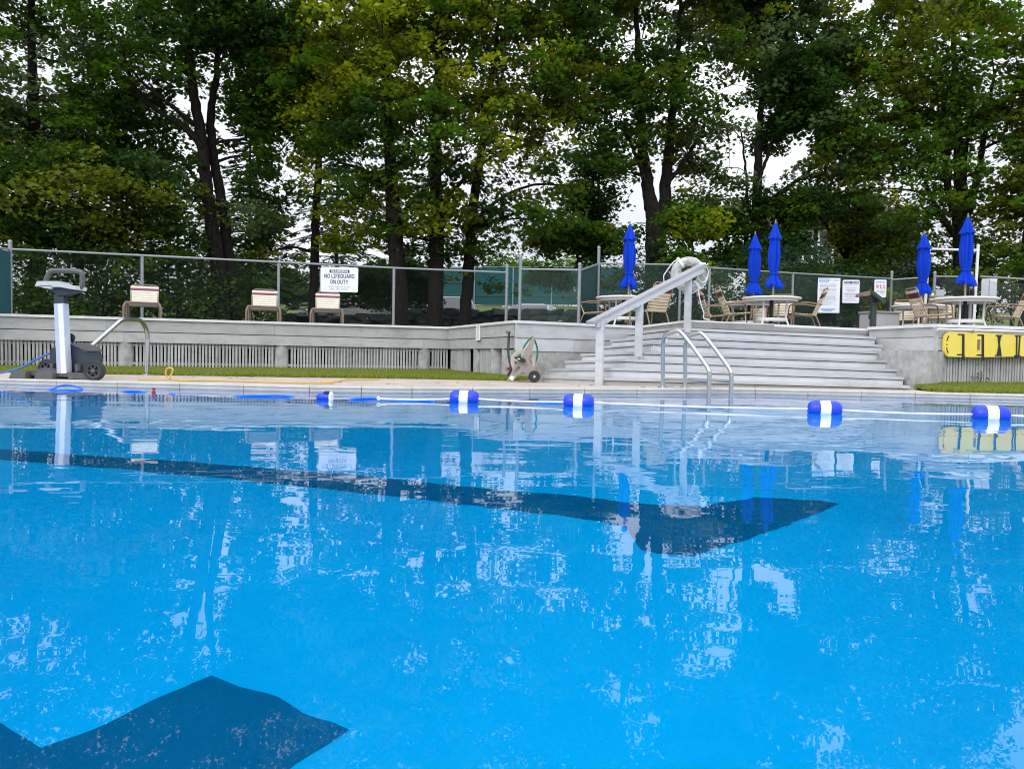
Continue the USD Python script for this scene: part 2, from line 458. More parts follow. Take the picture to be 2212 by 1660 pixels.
hf = np.stack([idx[:-1, :-1], idx[:-1, 1:], idx[1:, 1:], idx[1:, :-1]], -1).reshape(-1, 4)
skirt = np.column_stack([xs, np.full(nx, 16.8), np.full(nx, -0.2)])
sf = np.stack([nx * ny + np.arange(nx - 1), nx * ny + np.arange(1, nx), idx[0, 1:], idx[0, :-1]], -1)
obj('lawn_hill', cat((np.vstack([hv, skirt]), np.vstack([hf, sf]))), M['far_lawn'], smooth=30, kind='structure')
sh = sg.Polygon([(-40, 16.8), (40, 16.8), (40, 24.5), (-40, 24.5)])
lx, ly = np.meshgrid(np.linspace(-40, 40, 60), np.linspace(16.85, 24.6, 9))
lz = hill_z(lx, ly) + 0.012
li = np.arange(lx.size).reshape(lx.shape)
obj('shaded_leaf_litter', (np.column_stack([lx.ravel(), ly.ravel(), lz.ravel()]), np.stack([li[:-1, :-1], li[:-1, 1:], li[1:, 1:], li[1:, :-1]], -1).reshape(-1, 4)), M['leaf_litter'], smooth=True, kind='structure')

# the pool
pf = obj('pool_floor', poly_sheet(pool_poly.buffer(0.02), -DEPTH), M['pool_paint'], kind='structure')
ring = np.array(pool_poly.exterior.coords)[:-1]
if not pool_poly.exterior.is_ccw:
    ring = ring[::-1]
nr = len(ring)
wv = np.vstack([np.column_stack([ring, np.full(nr, -DEPTH - 0.02)]), np.column_stack([ring, np.full(nr, 0.012)])])
wf = np.array([[k + 0, nr + k, nr + (k + 1) % nr, (k + 1) % nr] for k in range(nr)])
obj('pool_wall', (wv, wf), M['pool_paint'], kind='structure')
obj('pool_water', poly_sheet(pool_poly.buffer(-0.004), 0.0), M['water'], kind='structure')


def floor_at(x, y):
    """Where the line of sight through (x, y), bent at the water, meets the pool floor."""
    s = G(x, y, 0.0)
    v = s - CAM
    h = np.hypot(v[0], v[1])
    si = h / np.linalg.norm(v) / 1.33
    t = si / math.sqrt(1 - si * si) * DEPTH
    return np.array([s[0] + v[0] / h * t, s[1] + v[1] / h * t])


def floor_mark(px, label=None):
    q = sg.Polygon([floor_at(*c) for c in px]).segmentize(0.05)
    e_ = np.array(q.exterior.coords)[:-1]
    e_ = e_ + (meshkit.noise(np.column_stack([e_ * 9, np.zeros(len(e_))]), 3) - 0.5)[:, None] * 0.014
    q = sg.Polygon(e_).buffer(0)
    obj('lane_marking', poly_sheet(q, -DEPTH + 0.004), M['pool_line'], pf, label=label)


floor_mark([(-250, 952), (0, 970), (340, 993), (700, 1019), (1000, 1050), (1256, 1074), (1426, 1092), (1521, 1094), (1631, 1072), (1756, 1080), (1815, 1087), (1740, 1120), (1606, 1165), (1496, 1201), (1416, 1193),
            (1386, 1185), (1350, 1135), (1256, 1118), (1000, 1087), (700, 1055), (340, 1019), (0, 993), (-250, 978)], 'long dark blue lane line ending in a cross bar')
floor_mark([(-700, 1480), (-120, 1530), (0, 1564), (88, 1614), (200, 1575), (330, 1510), (452, 1462), (600, 1508), (752, 1577), (640, 1650), (560, 1730), (300, 1900), (-300, 2300), (-1200, 2100)], 'wide dark blue cross bar of the near lane line')

# coping: separate precast lengths along the far edge
cop = meta(UsdGeom.Xform.Define(stage, path_for('pool_coping')).GetPrim(), kind='structure')
ORIGIN['/World/pool_coping'] = np.zeros(3)
rng = random.Random(4)
PROF = [(-0.030, 0.004), (-0.034, 0.010), (-0.034, 0.022), (-0.026, 0.027), (-0.026, 0.036), (-0.034, 0.041), (-0.034, 0.052), (-0.024, 0.060), (0.02, 0.061), (COP, 0.058), (COP, -0.10), (0.003, -0.10)]
out_off = np.array(pool_poly.buffer(COP, join_style=2).exterior.coords)


def offset_normals(pts):
    p = np.array(pts, float); n = []
    for k in range(len(p)):
        d = []
        if k > 0: d.append(p[k] - p[k - 1])
        if k < len(p) - 1: d.append(p[k + 1] - p[k])
        nn = [np.array([-v[1], v[0]]) / np.linalg.norm(v) for v in d]
        m = sum(nn); m /= np.linalg.norm(m)
        n.append(m / max(m.dot(nn[0]), 0.5))
    return np.array(n)


fe = np.array(far_edge); fn = offset_normals(far_edge)
for k in range(len(fe) - 1):
    a, b, na, nb = fe[k], fe[k + 1], fn[k], fn[k + 1]
    L = np.linalg.norm(b - a); n = max(1, round(L / (0.62 if k else 2.0)))
    for j in range(n):
        t0, t1 = j / n + 0.0035 / L, (j + 1) / n - 0.0035 / L
        dz = rng.uniform(-0.002, 0.002)
        v = []
        for t in (t0, t1):
            p, q = a + (b - a) * t, na + (nb - na) * t
            v += [[*(p + q * o), z + dz] for o, z in PROF]
        m = len(PROF)
        f = [[i, (i + 1) % m, m + (i + 1) % m, m + i] for i in range(m)]
        tri = trimesh.creation.triangulate_polygon(sg.Polygon(PROF), engine='earcut')
        tv = np.array([int(np.argmin(np.linalg.norm(np.array(PROF) - q, axis=1))) for q in tri[0]])[tri[1]]
        caps = np.vstack([tv, tv[:, ::-1] + m])
        f4 = np.array(f); f3 = np.vstack([f4[:, [0, 1, 2]], f4[:, [0, 2, 3]], caps])
        obj('coping_stone', (np.array(v), f3), M['coping'], cop)
rest = cop_outer.difference(pool_poly.buffer(-0.03)).difference(sg.Polygon(far_edge + [(12.5, 20), (-12, 20)]).buffer(0.001)).difference(sg.box(-14, 7.7, 14, 12))
obj('coping_run', poly_prism(max(getattr(rest, 'geoms', [rest]), key=lambda q: q.area), -0.1, 0.058), M['coping'], cop)
# joint grout bed
bed = sg.Polygon([tuple(p + n * 0.01) for p, n in zip(fe, fn)] + [tuple(p + n * (COP - 0.01)) for p, n in list(zip(fe, fn))[::-1]])
obj('grout_bed', poly_prism(bed, -0.09, 0.045), M['earth'], cop)

# concrete deck behind the coping
deck_back = [(-14, 10.0), (-8.0, 9.85), (-4.76, 9.91), (-2.64, 10.06), (-1.36, 10.28), (-0.04, 10.22), (0.5, 10.4), (1.0, 10.4), (5.1, 10.2), (4.95, 9.12)]
dk = sg.Polygon([(-14, 9.4)] + [tuple(p + n * (COP - 0.004)) for p, n in zip(fe, fn)][:7] + [(5.7, 8.74), (5.0, 9.0)] + deck_back[::-1]).buffer(0).difference(pool_poly.buffer(0.28))
dk = max(getattr(dk, 'geoms', [dk]), key=lambda q: q.area)
obj('pool_deck', poly_prism(dk, -0.05, 0.052), M['deck_concrete'], kind='structure')

# ------------------------------------------------------------------ turf: short blades on the strips by the walls
def lawn_strip_z(x, y):
    return 0.05 + 0.02 * np.clip((y - 10) / 4, 0, 1) + np.where(x > 4.2, np.clip((y - 8.9) / 1.3, 0, 1) * 0.055, 0)
left_strip = sg.Polygon(deck_back[:6] + [(0.3, 10.9), (0.04, 11.24), (-1.19, 14.32), (-13.5, 10.31)]).buffer(0)
right_strip = sg.Polygon([(4.95, 9.12), (5.0, 8.84), (5.66, 8.75), (9.0, 8.35), (12.5, 8.0), (13, 11.7), (5.55, 10.15), (5.45, 10.3), (5.2, 10.2)])
for strip, nm in ((left_strip, 'l'), (right_strip, 'r')):
    gx0, gy0, gx1, gy1 = strip.bounds
    m = trimesh.creation.triangulate_polygon(strip.segmentize(0.4), engine='earcut')
    v = np.column_stack([m[0], lawn_strip_z(m[0][:, 0], m[0][:, 1]) + 0.002])
    f = m[1]
    n = np.cross(v[f[:, 1]] - v[f[:, 0]], v[f[:, 2]] - v[f[:, 0]]); f = np.where(n[:, 2:3] < 0, f[:, ::-1], f)
    obj('lawn_strip', (v, f), M['lawn_base'], kind='structure')
rg = np.random.default_rng(11)


def tuft(seed, n=16, h=0.05):
    r = np.random.default_rng(seed)
    v, f, c = [], [], []
    for k in range(n):
        a = r.uniform(0, 6.28); o = r.normal(0, 0.028, 2); hh = h * r.uniform(0.5, 1.25); lean = r.normal(0, 0.022, 2)
        w = np.array([math.cos(a), math.sin(a)]) * 0.0035
        i = len(v)
        v += [[*(o - w), 0], [*(o + w), 0], [*(o + lean * 0.5 + w * 0.7), hh * 0.6], [*(o + lean), hh]]
        f += [[i, i + 1, i + 2], [i, i + 2, i + 3]]
        base = np.array([0.145, 0.215, 0.025]) if r.random() < 0.75 else np.array([0.26, 0.23, 0.075])
        c += [base * r.uniform(0.7, 1.25)] * 4
    return (np.array(v), np.array(f)), np.array(c)


turf = UsdGeom.PointInstancer.Define(stage, path_for('turf_grass'))
meta(turf.GetPrim(), 'short green and straw coloured grass growing along the foot of the wall', 'grass', kind='stuff')
protos = []
for s in range(4):
    t, c = tuft(s)
    pth = f'/World/turf_grass/tuft_{s:03d}' if s else '/World/turf_grass/tuft'
    m = usdkit.mesh(stage, pth, t, M['leaf'])
    UsdGeom.PrimvarsAPI(m).CreatePrimvar('tint', Sdf.ValueTypeNames.Color3fArray, 'vertex').Set(Vt.Vec3fArray.FromNumpy(c.astype(np.float32)))
    protos.append(pth)
turf.CreatePrototypesRel().SetTargets([Sdf.Path(p) for p in protos])
pts = []
for strip, n in ((left_strip, 26000), (right_strip, 12000)):
    x0, y0, x1, y1 = strip.bounds
    x0, x1 = max(x0, -10), min(x1, 8)
    q = np.column_stack([rg.uniform(x0, x1, n), rg.uniform(y0, y1, n)])
    import shapely
    ok = shapely.contains_xy(strip, q[:, 0], q[:, 1])
    pts.append(q[ok])
pts = np.vstack(pts)
pts = np.column_stack([pts, lawn_strip_z(pts[:, 0], pts[:, 1])])
turf.CreatePositionsAttr(Vt.Vec3fArray.FromNumpy(pts.astype(np.float32)))
turf.CreateProtoIndicesAttr(Vt.IntArray.FromNumpy(rg.integers(0, 4, len(pts)).astype(np.int32)))
ang = rg.uniform(0, 6.28, len(pts))
turf.CreateOrientationsAttr(Vt.QuathArray([Gf.Quath(float(math.cos(a / 2)), 0, 0, float(math.sin(a / 2))) for a in ang]))
scl = (0.6 + 0.7 * meshkit.fbm(np.column_stack([pts[:, :2] * 1.4, np.zeros(len(pts))]), 3, 2))[:, None] * np.ones(3)
turf.CreateScalesAttr(Vt.Vec3fArray.FromNumpy(scl.astype(np.float32)))

# ================================================================== TERRACE AND ITS WALLS
obj('terrace_floor', poly_prism(terrace_poly.buffer(-0.02), 0.80, 0.884), M['terrace_floor'], kind='structure')
obj('terrace_bank', poly_prism(terrace_poly.buffer(-0.42), -0.1, 0.79), M['earth'], kind='structure')


def outward(a, b):
    d = (b - a) / np.linalg.norm(b - a)
    return d, np.array([d[1], -d[0]])          # the side to the right of a -> b


def plank(par, a, b, z0, z1, off0, off1, mat, name='board', t0=0.0, t1=1.0, gap=0.0, label=None):
    """A board along the line a -> b between heights z0 and z1, its faces off0 and off1 in front of the line."""
    a, b = np.array(a, float), np.array(b, float)
    d, n = outward(a, b)
    L = np.linalg.norm(b - a)
    p, q = a + (b - a) * t0 + d * gap, a + (b - a) * t1 - d * gap
    c = [p + n * off1, q + n * off1, q + n * off0, p + n * off0]
    lo = np.array([[*k, z0] for k in c]); hi = np.array([[*k, z1] for k in c])
    return obj(name, hexa(lo, hi), mat, par, label=label)


def boards(par, a, b, z0, z1, off0, off1, mat, cuts, name='board'):
    for t0, t1 in zip(cuts[:-1], cuts[1:]):
        plank(par, a, b, z0, z1, off0, off1 + rng.uniform(-0.002, 0.002), mat, name, t0, t1, 0.002)


def along(a, b, xpix, d_guess=13):
    """How far along a -> b the photograph's column xpix lies."""
    ray = P(xpix, 760, 1.0)[:2]
    a, b = np.array(a, float), np.array(b, float)
    m = np.column_stack([b - a, -ray])
    return np.linalg.solve(m, -a)[0]


A0, A1, B1, C1, L8, R8, D1, E1 = [np.array(p) for p in LIP]
# left wall -----------------------------------------------------------
wa = thing('terrace_wall', 'long grey painted wood wall left of the stairs with two wide boards over upright slats', 'retaining wall', (A0[0], A0[1], 0))
ta = lambda x: along(A0, A1, x)
boards(wa, A0, A1, 0.862, 0.902, -0.09, 0.045, M['lip_paint'], [0, ta(60), ta(366), 1], 'lip_board')
boards(wa, A0, A1, 0.672, 0.860, -0.03, 0.015, M['grey_wood'], [0, ta(230), ta(592), 1], 'fascia_board')
boards(wa, A0, A1, 0.495, 0.660, -0.035, 0.006, M['grey_wood'], [0, ta(268), ta(915), 1], 'fascia_board')
PIERS_A = [(-110, 0.25), (269.5, 0.25), (608, 0.25), (917.5, 0.25)]
d_, n_ = outward(A0, A1)
LA = np.linalg.norm(A1 - A0)
pier_t = []
for px, w in PIERS_A:
    t = ta(px); pier_t.append((t * LA, w))
    c = A0 + (A1 - A0) * t - n_ * 0.12
    obj('concrete_pier', lathe([(0.001, 0.0), (w / 2 * 1.02, 0.0), (w / 2, 0.25), (w / 2 * 0.99, 0.493), (0.001, 0.493)], (c[0], c[1], 0), 28), M['concrete'], wa, smooth=40)


def slat_run(par, a, b, s0, s1, z0, z1, pitch, width, mat, skip=(), off=0.0, seed=1):
    r = random.Random(seed)
    d, n = outward(np.array(a), np.array(b))
    s = s0
    while s < s1:
        if all(abs(s - c) > w / 2 + width * 0.5 for c, w in skip):
            p = np.array(a) + d * s
            k = r.uniform(-0.0025, 0.0025); o = off + r.uniform(-0.004, 0.003); lean = r.uniform(-0.004, 0.004)
            lo = np.array([[*(p + d * (x * width / 2 + k) + n * (o + y)), z0 + r.uniform(-0.004, 0.01)] for x, y in ((-1, 0), (1, 0), (1, -0.02), (-1, -0.02))])
            hi = np.array([[*(p + d * (x * width / 2 + k + lean) + n * (o + y)), z1] for x, y in ((-1, 0), (1, 0), (1, -0.02), (-1, -0.02))])
            obj('slat', hexa(lo, hi), mat, par)
        s += pitch


sA = 0.03
slat_run(wa, A0, A1, sA, LA - 0.02, 0.055, 0.488, 0.0535, 0.0335, M['grey_wood'], pier_t, -0.03, 3)
for z in (0.13, 0.435):
    plank(wa, A0, A1, z, z + 0.04, -0.075, -0.052, M['grey_wood'], 'slat_rail', t0=0.2)
# angled wall by the hose reel -----------------------------------------
wb = thing('terrace_wall', 'short angled weathered grey wood wall behind the hose reel with a row of piers under its boards', 'retaining wall', (A1[0], A1[1], 0))
tb = lambda x: along(A1, B1, x)
LB = np.linalg.norm(B1 - A1)
boards(wb, A1, B1, 0.862, 0.902, -0.09, 0.04, M['lip_paint'], [0.0, 1.0], 'lip_board')
boards(wb, A1, B1, 0.672, 0.860, -0.03, 0.015, M['grey_wood'], [0.004, tb(1060), 0.985], 'fascia_board')
boards(wb, A1, B1, 0.495, 0.660, -0.035, 0.006, M['grey_wood'], [0.004, 0.985], 'fascia_board')
d_, n_ = outward(A1, B1)
for px, w in ((1024, 0.25), (1062, 0.25), (1085, 0.24)):
    c = A1 + (B1 - A1) * tb(px) - n_ * 0.12
    obj('concrete_pier', lathe([(0.001, 0), (w / 2 * 1.02, 0), (w / 2, 0.25), (w / 2, 0.493), (0.001, 0.493)], (c[0], c[1], 0), 28), M['concrete'], wb, smooth=40)
slat_run(wb, A1, B1, 0.06, tb(1012) * LB, 0.055, 0.488, 0.0535, 0.0335, M['grey_wood'], (), -0.03, 5)
slat_run(wb, A1, B1, tb(1036) * LB, tb(1054) * LB, 0.055, 0.488, 0.098, 0.09, M['grey_wood'], (), -0.03, 6)
slat_run(wb, A1, B1, tb(1092) * LB, LB - 0.1, 0.055, 0.470, 0.098, 0.082, M['grey_wood'], (), 0.0, 7)
plank(wb, A1, B1, 0.36, 0.40, 0.004, 0.016, M['white_wood'], 'cross_batten', tb(1091), 0.97)
# white wall left of the stairs ------------------------------------------
wc = thing('terrace_wall', 'short white painted board wall on a mottled concrete base left of the stairs', 'retaining wall', (B1[0], B1[1], 0))
boards(wc, B1, C1, 0.862, 0.902, -0.09, 0.04, M['lip_paint'], [0, 1], 'lip_board')
boards(wc, B1, C1, 0.655, 0.860, -0.03, 0.014, M['white_wood'], [0.0, 1], 'fascia_board')
boards(wc, B1, C1, 0.460, 0.648, -0.03, 0.007, M['white_wood'], [0.0, 0.46, 1], 'fascia_board')
plank(wc, B1, C1, 0.0, 0.452, -0.30, -0.002, M['concrete'], 'concrete_base', 0.0, 1.0)
# right of the stairs ------------------------------------------------------
wd = thing('terrace_wall', 'short grey board wall over a pitted concrete block right of the stairs', 'retaining wall', (R8[0], R8[1], 0))
boards(wd, R8, D1, 0.862, 0.902, -0.09, 0.04, M['lip_paint'], [0, 1], 'lip_board')
boards(wd, R8, D1, 0.735, 0.860, -0.03, 0.014, M['grey_wood'], [0.0, 1], 'fascia_board')
boards(wd, R8, D1, 0.555, 0.728, -0.03, 0.008, M['grey_wood'], [0.0, 1], 'fascia_board')
cb = sg.Polygon([tuple(R8 + [-0.35, 0.1]), tuple(R8), tuple(D1 + [0.17, 0.037]), tuple(D1 + [0.1, 0.4]), (5.6, 11.6)])
blk = sg.Polygon([(4.98, 11.2), (5.02, 9.62), (5.30, 9.72), tuple(D1 + np.array([0.16, 0.02])), tuple(D1 + np.array([0.1, 0.5])), (5.5, 11.4)])
obj('concrete_block', poly_prism(blk, 0.0, 0.545), M['concrete'], wd)
we = thing('terrace_wall', 'grey wood wall at the right edge with narrow dark-gapped slats below the yellow board', 'retaining wall', (D1[0], D1[1], 0))
te = lambda x: along(D1, E1, x)
LE = np.linalg.norm(E1 - D1)
boards(we, D1, E1, 0.862, 0.902, -0.09, 0.045, M['lip_paint'], [0, 0.4, 1], 'lip_board')
plank(we, D1, E1, 0.545, 0.860, -0.03, 0.020, M['grey_wood'], 'corner_board', 0.0, 0.006)
boards(we, D1, E1, 0.725, 0.860, -0.03, 0.012, M['grey_wood'], [0.007, 0.5, 1], 'fascia_board')
boards(we, D1, E1, 0.560, 0.718, -0.03, 0.006, M['grey_wood'], [0.007, 0.35, 1], 'fascia_board')
slat_run(we, D1, E1, te(2046) * LE, 5.0, 0.08, 0.552, 0.0445, 0.0275, M['grey_wood'], (), -0.015, 9)
for z in (0.15, 0.50):
    plank(we, D1, E1, z, z + 0.035, -0.06, -0.037, M['black'], 'slat_rail', t0=0.02)

# ================================================================== STAIRS
SL = [(1294, 815), (1321, 793.7), (1351, 775), (1380.6, 758.7), (1407.3, 738.3), (1434.3, 723.8), (1459.3, 707), (1486.8, 690.6)]
SW = [(1170, 810.4), (1185, 795), (1218.8, 779.2), (1253.8, 763.7), (1286, 749), (1317.4, 733.8), (1350, 719.3), (1376, 704.3)]
SR = [(1967, 833.2), (1953.5, 814.2), (1940.3, 797.4), (1925.3, 778.7), (1910.3, 759.5), (1907.3, 744.5), (1892.8, 727.5), (1879.6, 710)]
lv = lambda S, a, b: [P(x, y, a + (b - a) * k / 7) for k, (x, y) in enumerate(S)]
TL, TW, TR = lv(SL, 9.25, 10.28), lv(SW, 9.8, 12.33), lv(SR, 9.5, 11.33)
st = thing('wooden_stairs', 'wide pale grey painted wooden stairs turning a corner up to the terrace', 'stairs', (TL[0][0], TL[0][1], 0.05))
TH = 0.032
for k in range(8):
    l, w, r = TL[k], TW[k], TR[k]
    last = k == 7
    nl, nw, nr_ = (TL[k + 1], TW[k + 1], TR[k + 1]) if not last else (l + [0.12, 0.25, 0], w + [0.25, 0.1, 0], r + [0, 0.25, 0])
    for a, b, na, nb, side in ((w, l, nw, nl, 'wing'), (l, r, nl, nr_, 'front')):
        back = 0.045
        q = [a.copy(), b.copy(), b + (nb - b) * [1, 1, 0] * (1 + back), a + (na - a) * [1, 1, 0] * (1 + back)]
        q[2][2] = b[2]; q[3][2] = a[2]
        top = np.array(q); bot = top - [0, 0, TH]
        if not last or side == 'front' or side == 'wing':
            obj('tread', hexa(bot, top), M['lip_paint'] if last else M['tread_wood'], st)
        d, n = outward(a[:2], b[:2])
        i = -0.024
        za0 = TL[k - 1][2] if k else 0.03
        zb = [(TW, TL) if side == 'wing' else (TL, TR)][0]
        z0a = zb[0][k - 1][2] - 0.004 if k else 0.02
        z0b = zb[1][k - 1][2] - 0.004 if k else 0.02
        pa, pb = a[:2] + n * i, b[:2] + n * i
        if side == 'front':
            pa = pa + d * 0.012
        else:
            pb = pb - d * 0.0
        pa2, pb2 = pa + n * -0.025, pb + n * -0.025
        lo = np.array([[*pa, z0a], [*pb, z0b], [*pb2, z0b], [*pa2, z0a]])
        hi = np.array([[*pa, a[2] - TH - 0.009], [*pb, b[2] - TH - 0.009], [*pb2, b[2] - TH - 0.009], [*pa2, a[2] - TH - 0.009]])
        obj('riser', hexa(lo, hi), M['riser_wood'] if k else M['grey_wood'], st, label=None if k else 'stained lowest riser')

# handrail at the corner of the stairs
hr = thing('stair_handrail', 'sloping grey wooden handrail on three white posts at the corner of the stairs', 'handrail', tuple(G(1295, 832, 0.05)))
p1 = G(1295, 832, 0.05)
RA, RB = P(1275, 697, 9.12), P(1516, 573.5, 10.33)
rail_at = lambda t: RA + (RB - RA) * t
W4 = 0.089
def post(base, px_top, py_top, d_top):
    t = P(px_top, py_top, d_top)
    obj('post', rbox(((base[0] + t[0]) / 2, (base[1] + t[1]) / 2, (base[2] + t[2]) / 2), (W4, W4, t[2] - base[2]), 0.006, rz=-18), M['white_wood'], hr)
post(p1 - [0, 0, 0.02], 1296, 690, 9.2)
b2 = P(1380, 770, 9.62); post(b2, 1381, 648, 9.62)
b3 = P(1486, 718, 10.2); post(b3, 1486, 588, 10.2)
obj('rail_cap', bar(RA, RB, 0.14, 0.038), M['rail_wood'], hr)
off = np.array([0.02, -0.045, -0.048])
obj('rail_side', bar(rail_at(0.03) + off, rail_at(0.985) + off, 0.038, 0.075), M['white_wood'], hr)

# ================================================================== FENCES
def chain_panel(par, a, b, ztop_a, ztop_b, z0, mat, pitch=0.045, r=0.0022):
    """Woven wire between two posts as crossing diagonal strands."""
    a, b = np.array(a[:2], float), np.array(b[:2], float)
    L = np.linalg.norm(b - a); d = (b - a) / L; n = np.array([-d[1], d[0]])
    V, F = [], []
    H = min(ztop_a, ztop_b) - z0
    slope = (ztop_b - ztop_a) / L
    for sgn in (1, -1):
        k = -H if sgn == 1 else 0.0
        end = L if sgn == 1 else L + H
        while k < end:
            u0, u1 = (k, k + H) if sgn == 1 else (k, k - H)
            za, zb = 0.0, H
            if u0 < 0: za, u0 = za - u0 * sgn, 0.0
            if u0 > L: za, u0 = za + (u0 - L), L
            if u1 > L: zb, u1 = zb - (u1 - L), L
            if u1 < 0: zb, u1 = zb + u1, 0.0
            k += pitch
            if abs(u1 - u0) < 0.01:
                continue
            o = n * 0.0022 * sgn
            p = np.array([*(a + d * u0 + o), z0 + za + slope * u0 * 0]); q = np.array([*(a + d * u1 + o), z0 + zb + slope * u1 * (zb / H)])
            i = len(V)
            w = np.array([d[0] * 0.7071 * -sgn, d[1] * 0.7071 * -sgn, 0.7071]) * r
            nn = np.array([n[0], n[1], 0]) * r
            for e in (p, q):
                V += [e + w, e - w * 0.5 + nn, e - w * 0.5 - nn]
            F += [[i, i + 1, i + 4], [i, i + 4, i + 3], [i + 1, i + 2, i + 5], [i + 1, i + 5, i + 4], [i + 2, i, i + 3], [i + 2, i + 3, i + 5]]
    obj('wire_mesh', (np.array(V), np.array(F)), mat, par, kind='stuff')


def fence(name, label, posts, mesh=True, rail=True, screen=None, wire='mesh_wire', z0=0.86, r_post=0.03, extra_top=0.06, cat_='fence', post_ok=None):
    """posts: (column, depth, row of the rail, height added above the rail)."""
    pts = [P(x, y, d) for x, y, d, *_ in [(p[0], p[2], p[1]) for p in posts]]
    t = thing(name, label, cat_, (pts[0][0], pts[0][1], z0))
    for k, (q, p) in enumerate(zip(pts, posts)):
        ex = p[3] if len(p) > 3 else 0.0
        rr = r_post if ex == 0 else r_post * 1.15
        if post_ok is None or k in post_ok:
            ztop = q[2] + ex
            prof = [(0.001, z0), (rr, z0), (rr, ztop), (rr * 1.18, ztop), (rr * 1.1, ztop + 0.03), (rr * 0.6, ztop + 0.05), (0.001, ztop + 0.055)] if ex else [(0.001, z0), (rr, z0), (rr, ztop - 0.02), (0.001, ztop - 0.015)]
            obj('fence_post', lathe(prof, (q[0], q[1], 0), 10), M['galv'], t, smooth=40)
    for a, b in zip(pts[:-1], pts[1:]):
        if rail:
            obj('top_rail', tube([a, b], 0.021, 8), M['galv'], t, smooth=40)
        if mesh:
            chain_panel(t, a, b, a[2] - 0.015, b[2] - 0.015, z0 + 0.03, M[wire])
        if screen:
            n = np.array([-(b - a)[1], (b - a)[0], 0]); n /= np.linalg.norm(n); o = n * 0.03
            A, B = np.array([a[0], a[1], 0]) + o, np.array([b[0], b[1], 0]) + o
            lo = np.array([[*A[:2], z0 + 0.05], [*B[:2], z0 + 0.05], [*(B + n * 0.004)[:2], z0 + 0.05], [*(A + n * 0.004)[:2], z0 + 0.05]])
            hi = lo.copy(); hi[:, 2] = [a[2] - 0.03, b[2] - 0.03, b[2] - 0.03, a[2] - 0.03]
            obj('wind_screen', hexa(lo, hi), M['screen_green'], t)
    return t, pts


fa, fa_pts = fence('chain_link_fence', 'long chain link fence behind the three chaise loungers with galvanised posts', [(22, 14.2, 538, 0.12), (307, 14.95, 551.5), (602, 15.6, 566), (851, 16.05, 578.5), (1095, 16.4, 588.5, 0.12)], wire='mesh_dark')
fence('chain_link_fence', 'green screened chain link fence at the left edge of the picture', [(18.5, 14.15, 538), (-60, 12.6, 530), (-320, 9.6, 505)], screen=True, post_ok=[1, 2])
fence('fence_gate', 'chain link gate panel between two capped posts left of the first table', [(1124, 15.9, 581, 0.24), (1252, 15.6, 583, 0.10)])
fence('chain_link_fence', 'short dark green screened fence between the gate panel and the table corner', [(1252.5, 15.68, 584), (1292, 16.6, 570)], screen=True, post_ok=[])
fb, fb_pts = fence('chain_link_fence', 'dark chain link fence behind the tables under the rules signs', [(1293, 16.6, 568.5, 0.32), (1470, 16.7, 572, 0.0), (1533, 17.0, 578), (1713, 17.7, 590), (1926, 18.5, 602, 0.14)])
fence('chain_link_fence', 'low chain link fence at the right edge with two white sign backs', [(1927, 18.45, 604), (2003, 18.0, 599)], post_ok=[])
fence('fence_gate', 'chain link pool gate between the two tall pipe posts', [(2019, 17.6, 597, 0.07), (2099, 17.4, 598, 0.07)], cat_='gate')
fr, fr_pts = fence('chain_link_fence', 'chain link fence right of the pool gate carrying a white sign seen from behind', [(2117, 17.2, 597, 0.0), (2235, 16.9, 604), (2420, 16.4, 615)], post_ok=[1, 2])
gl = thing('pipe_gate_frame', 'tall white pipe frame with a crossbar standing over the pool gate', 'gate frame', tuple(at(2008, 17.45, 0.86)))
for (x1, y1, x2, y2) in ((2008, 524, 1999, 652), (2113, 531, 2104, 690)):
    a, b = P(x1, y1, 17.3), P(x2, y2, 17.3)
    b = a + (b - a) * ((a[2] - 0.86) / (a[2] - b[2]))
    obj('frame_post', tube([b, a], 0.032, 10), M['white_tube'], gl, smooth=40)
    obj('post_cap', lathe([(0.037, 0), (0.034, 0.03), (0.001, 0.045)], tuple(a), 10), M['white_tube'], gl, smooth=40)
obj('crossbar', tube([P(2008, 537.5, 17.3), P(2112, 540.5, 17.3)], 0.027, 10), M['white_tube'], gl, smooth=40)
lk = thing('gate_latch', 'black latch box on the gate beside the right pipe post', 'latch', tuple(P(2100, 632, 17.3)))
obj('latch_body', rbox(P(2100, 631, 17.3), (0.07, 0.07, 0.14), 0.012), M['black'], lk)
obj('latch_knob', lathe([(0.001, -0.03), (0.03, -0.03), (0.035, 0.0), (0.02, 0.03), (0.001, 0.03)], tuple(P(2100, 626, 17.2)), 12), M['black'], lk)
lk2 = thing('gate_latch', 'brown and white latch mechanism on the left gate post', 'latch', tuple(P(2010, 640, 17.3)))
obj('latch_body', rbox(P(2013, 638, 17.3), (0.13, 0.08, 0.22), 0.02), M['frame_brown'], lk2)
obj('latch_knob', lathe([(0.001, -0.03), (0.035, -0.03), (0.04, 0.0), (0.025, 0.03), (0.001, 0.03)], tuple(P(2014, 636, 17.2)), 12), M['white_plastic'], lk2)

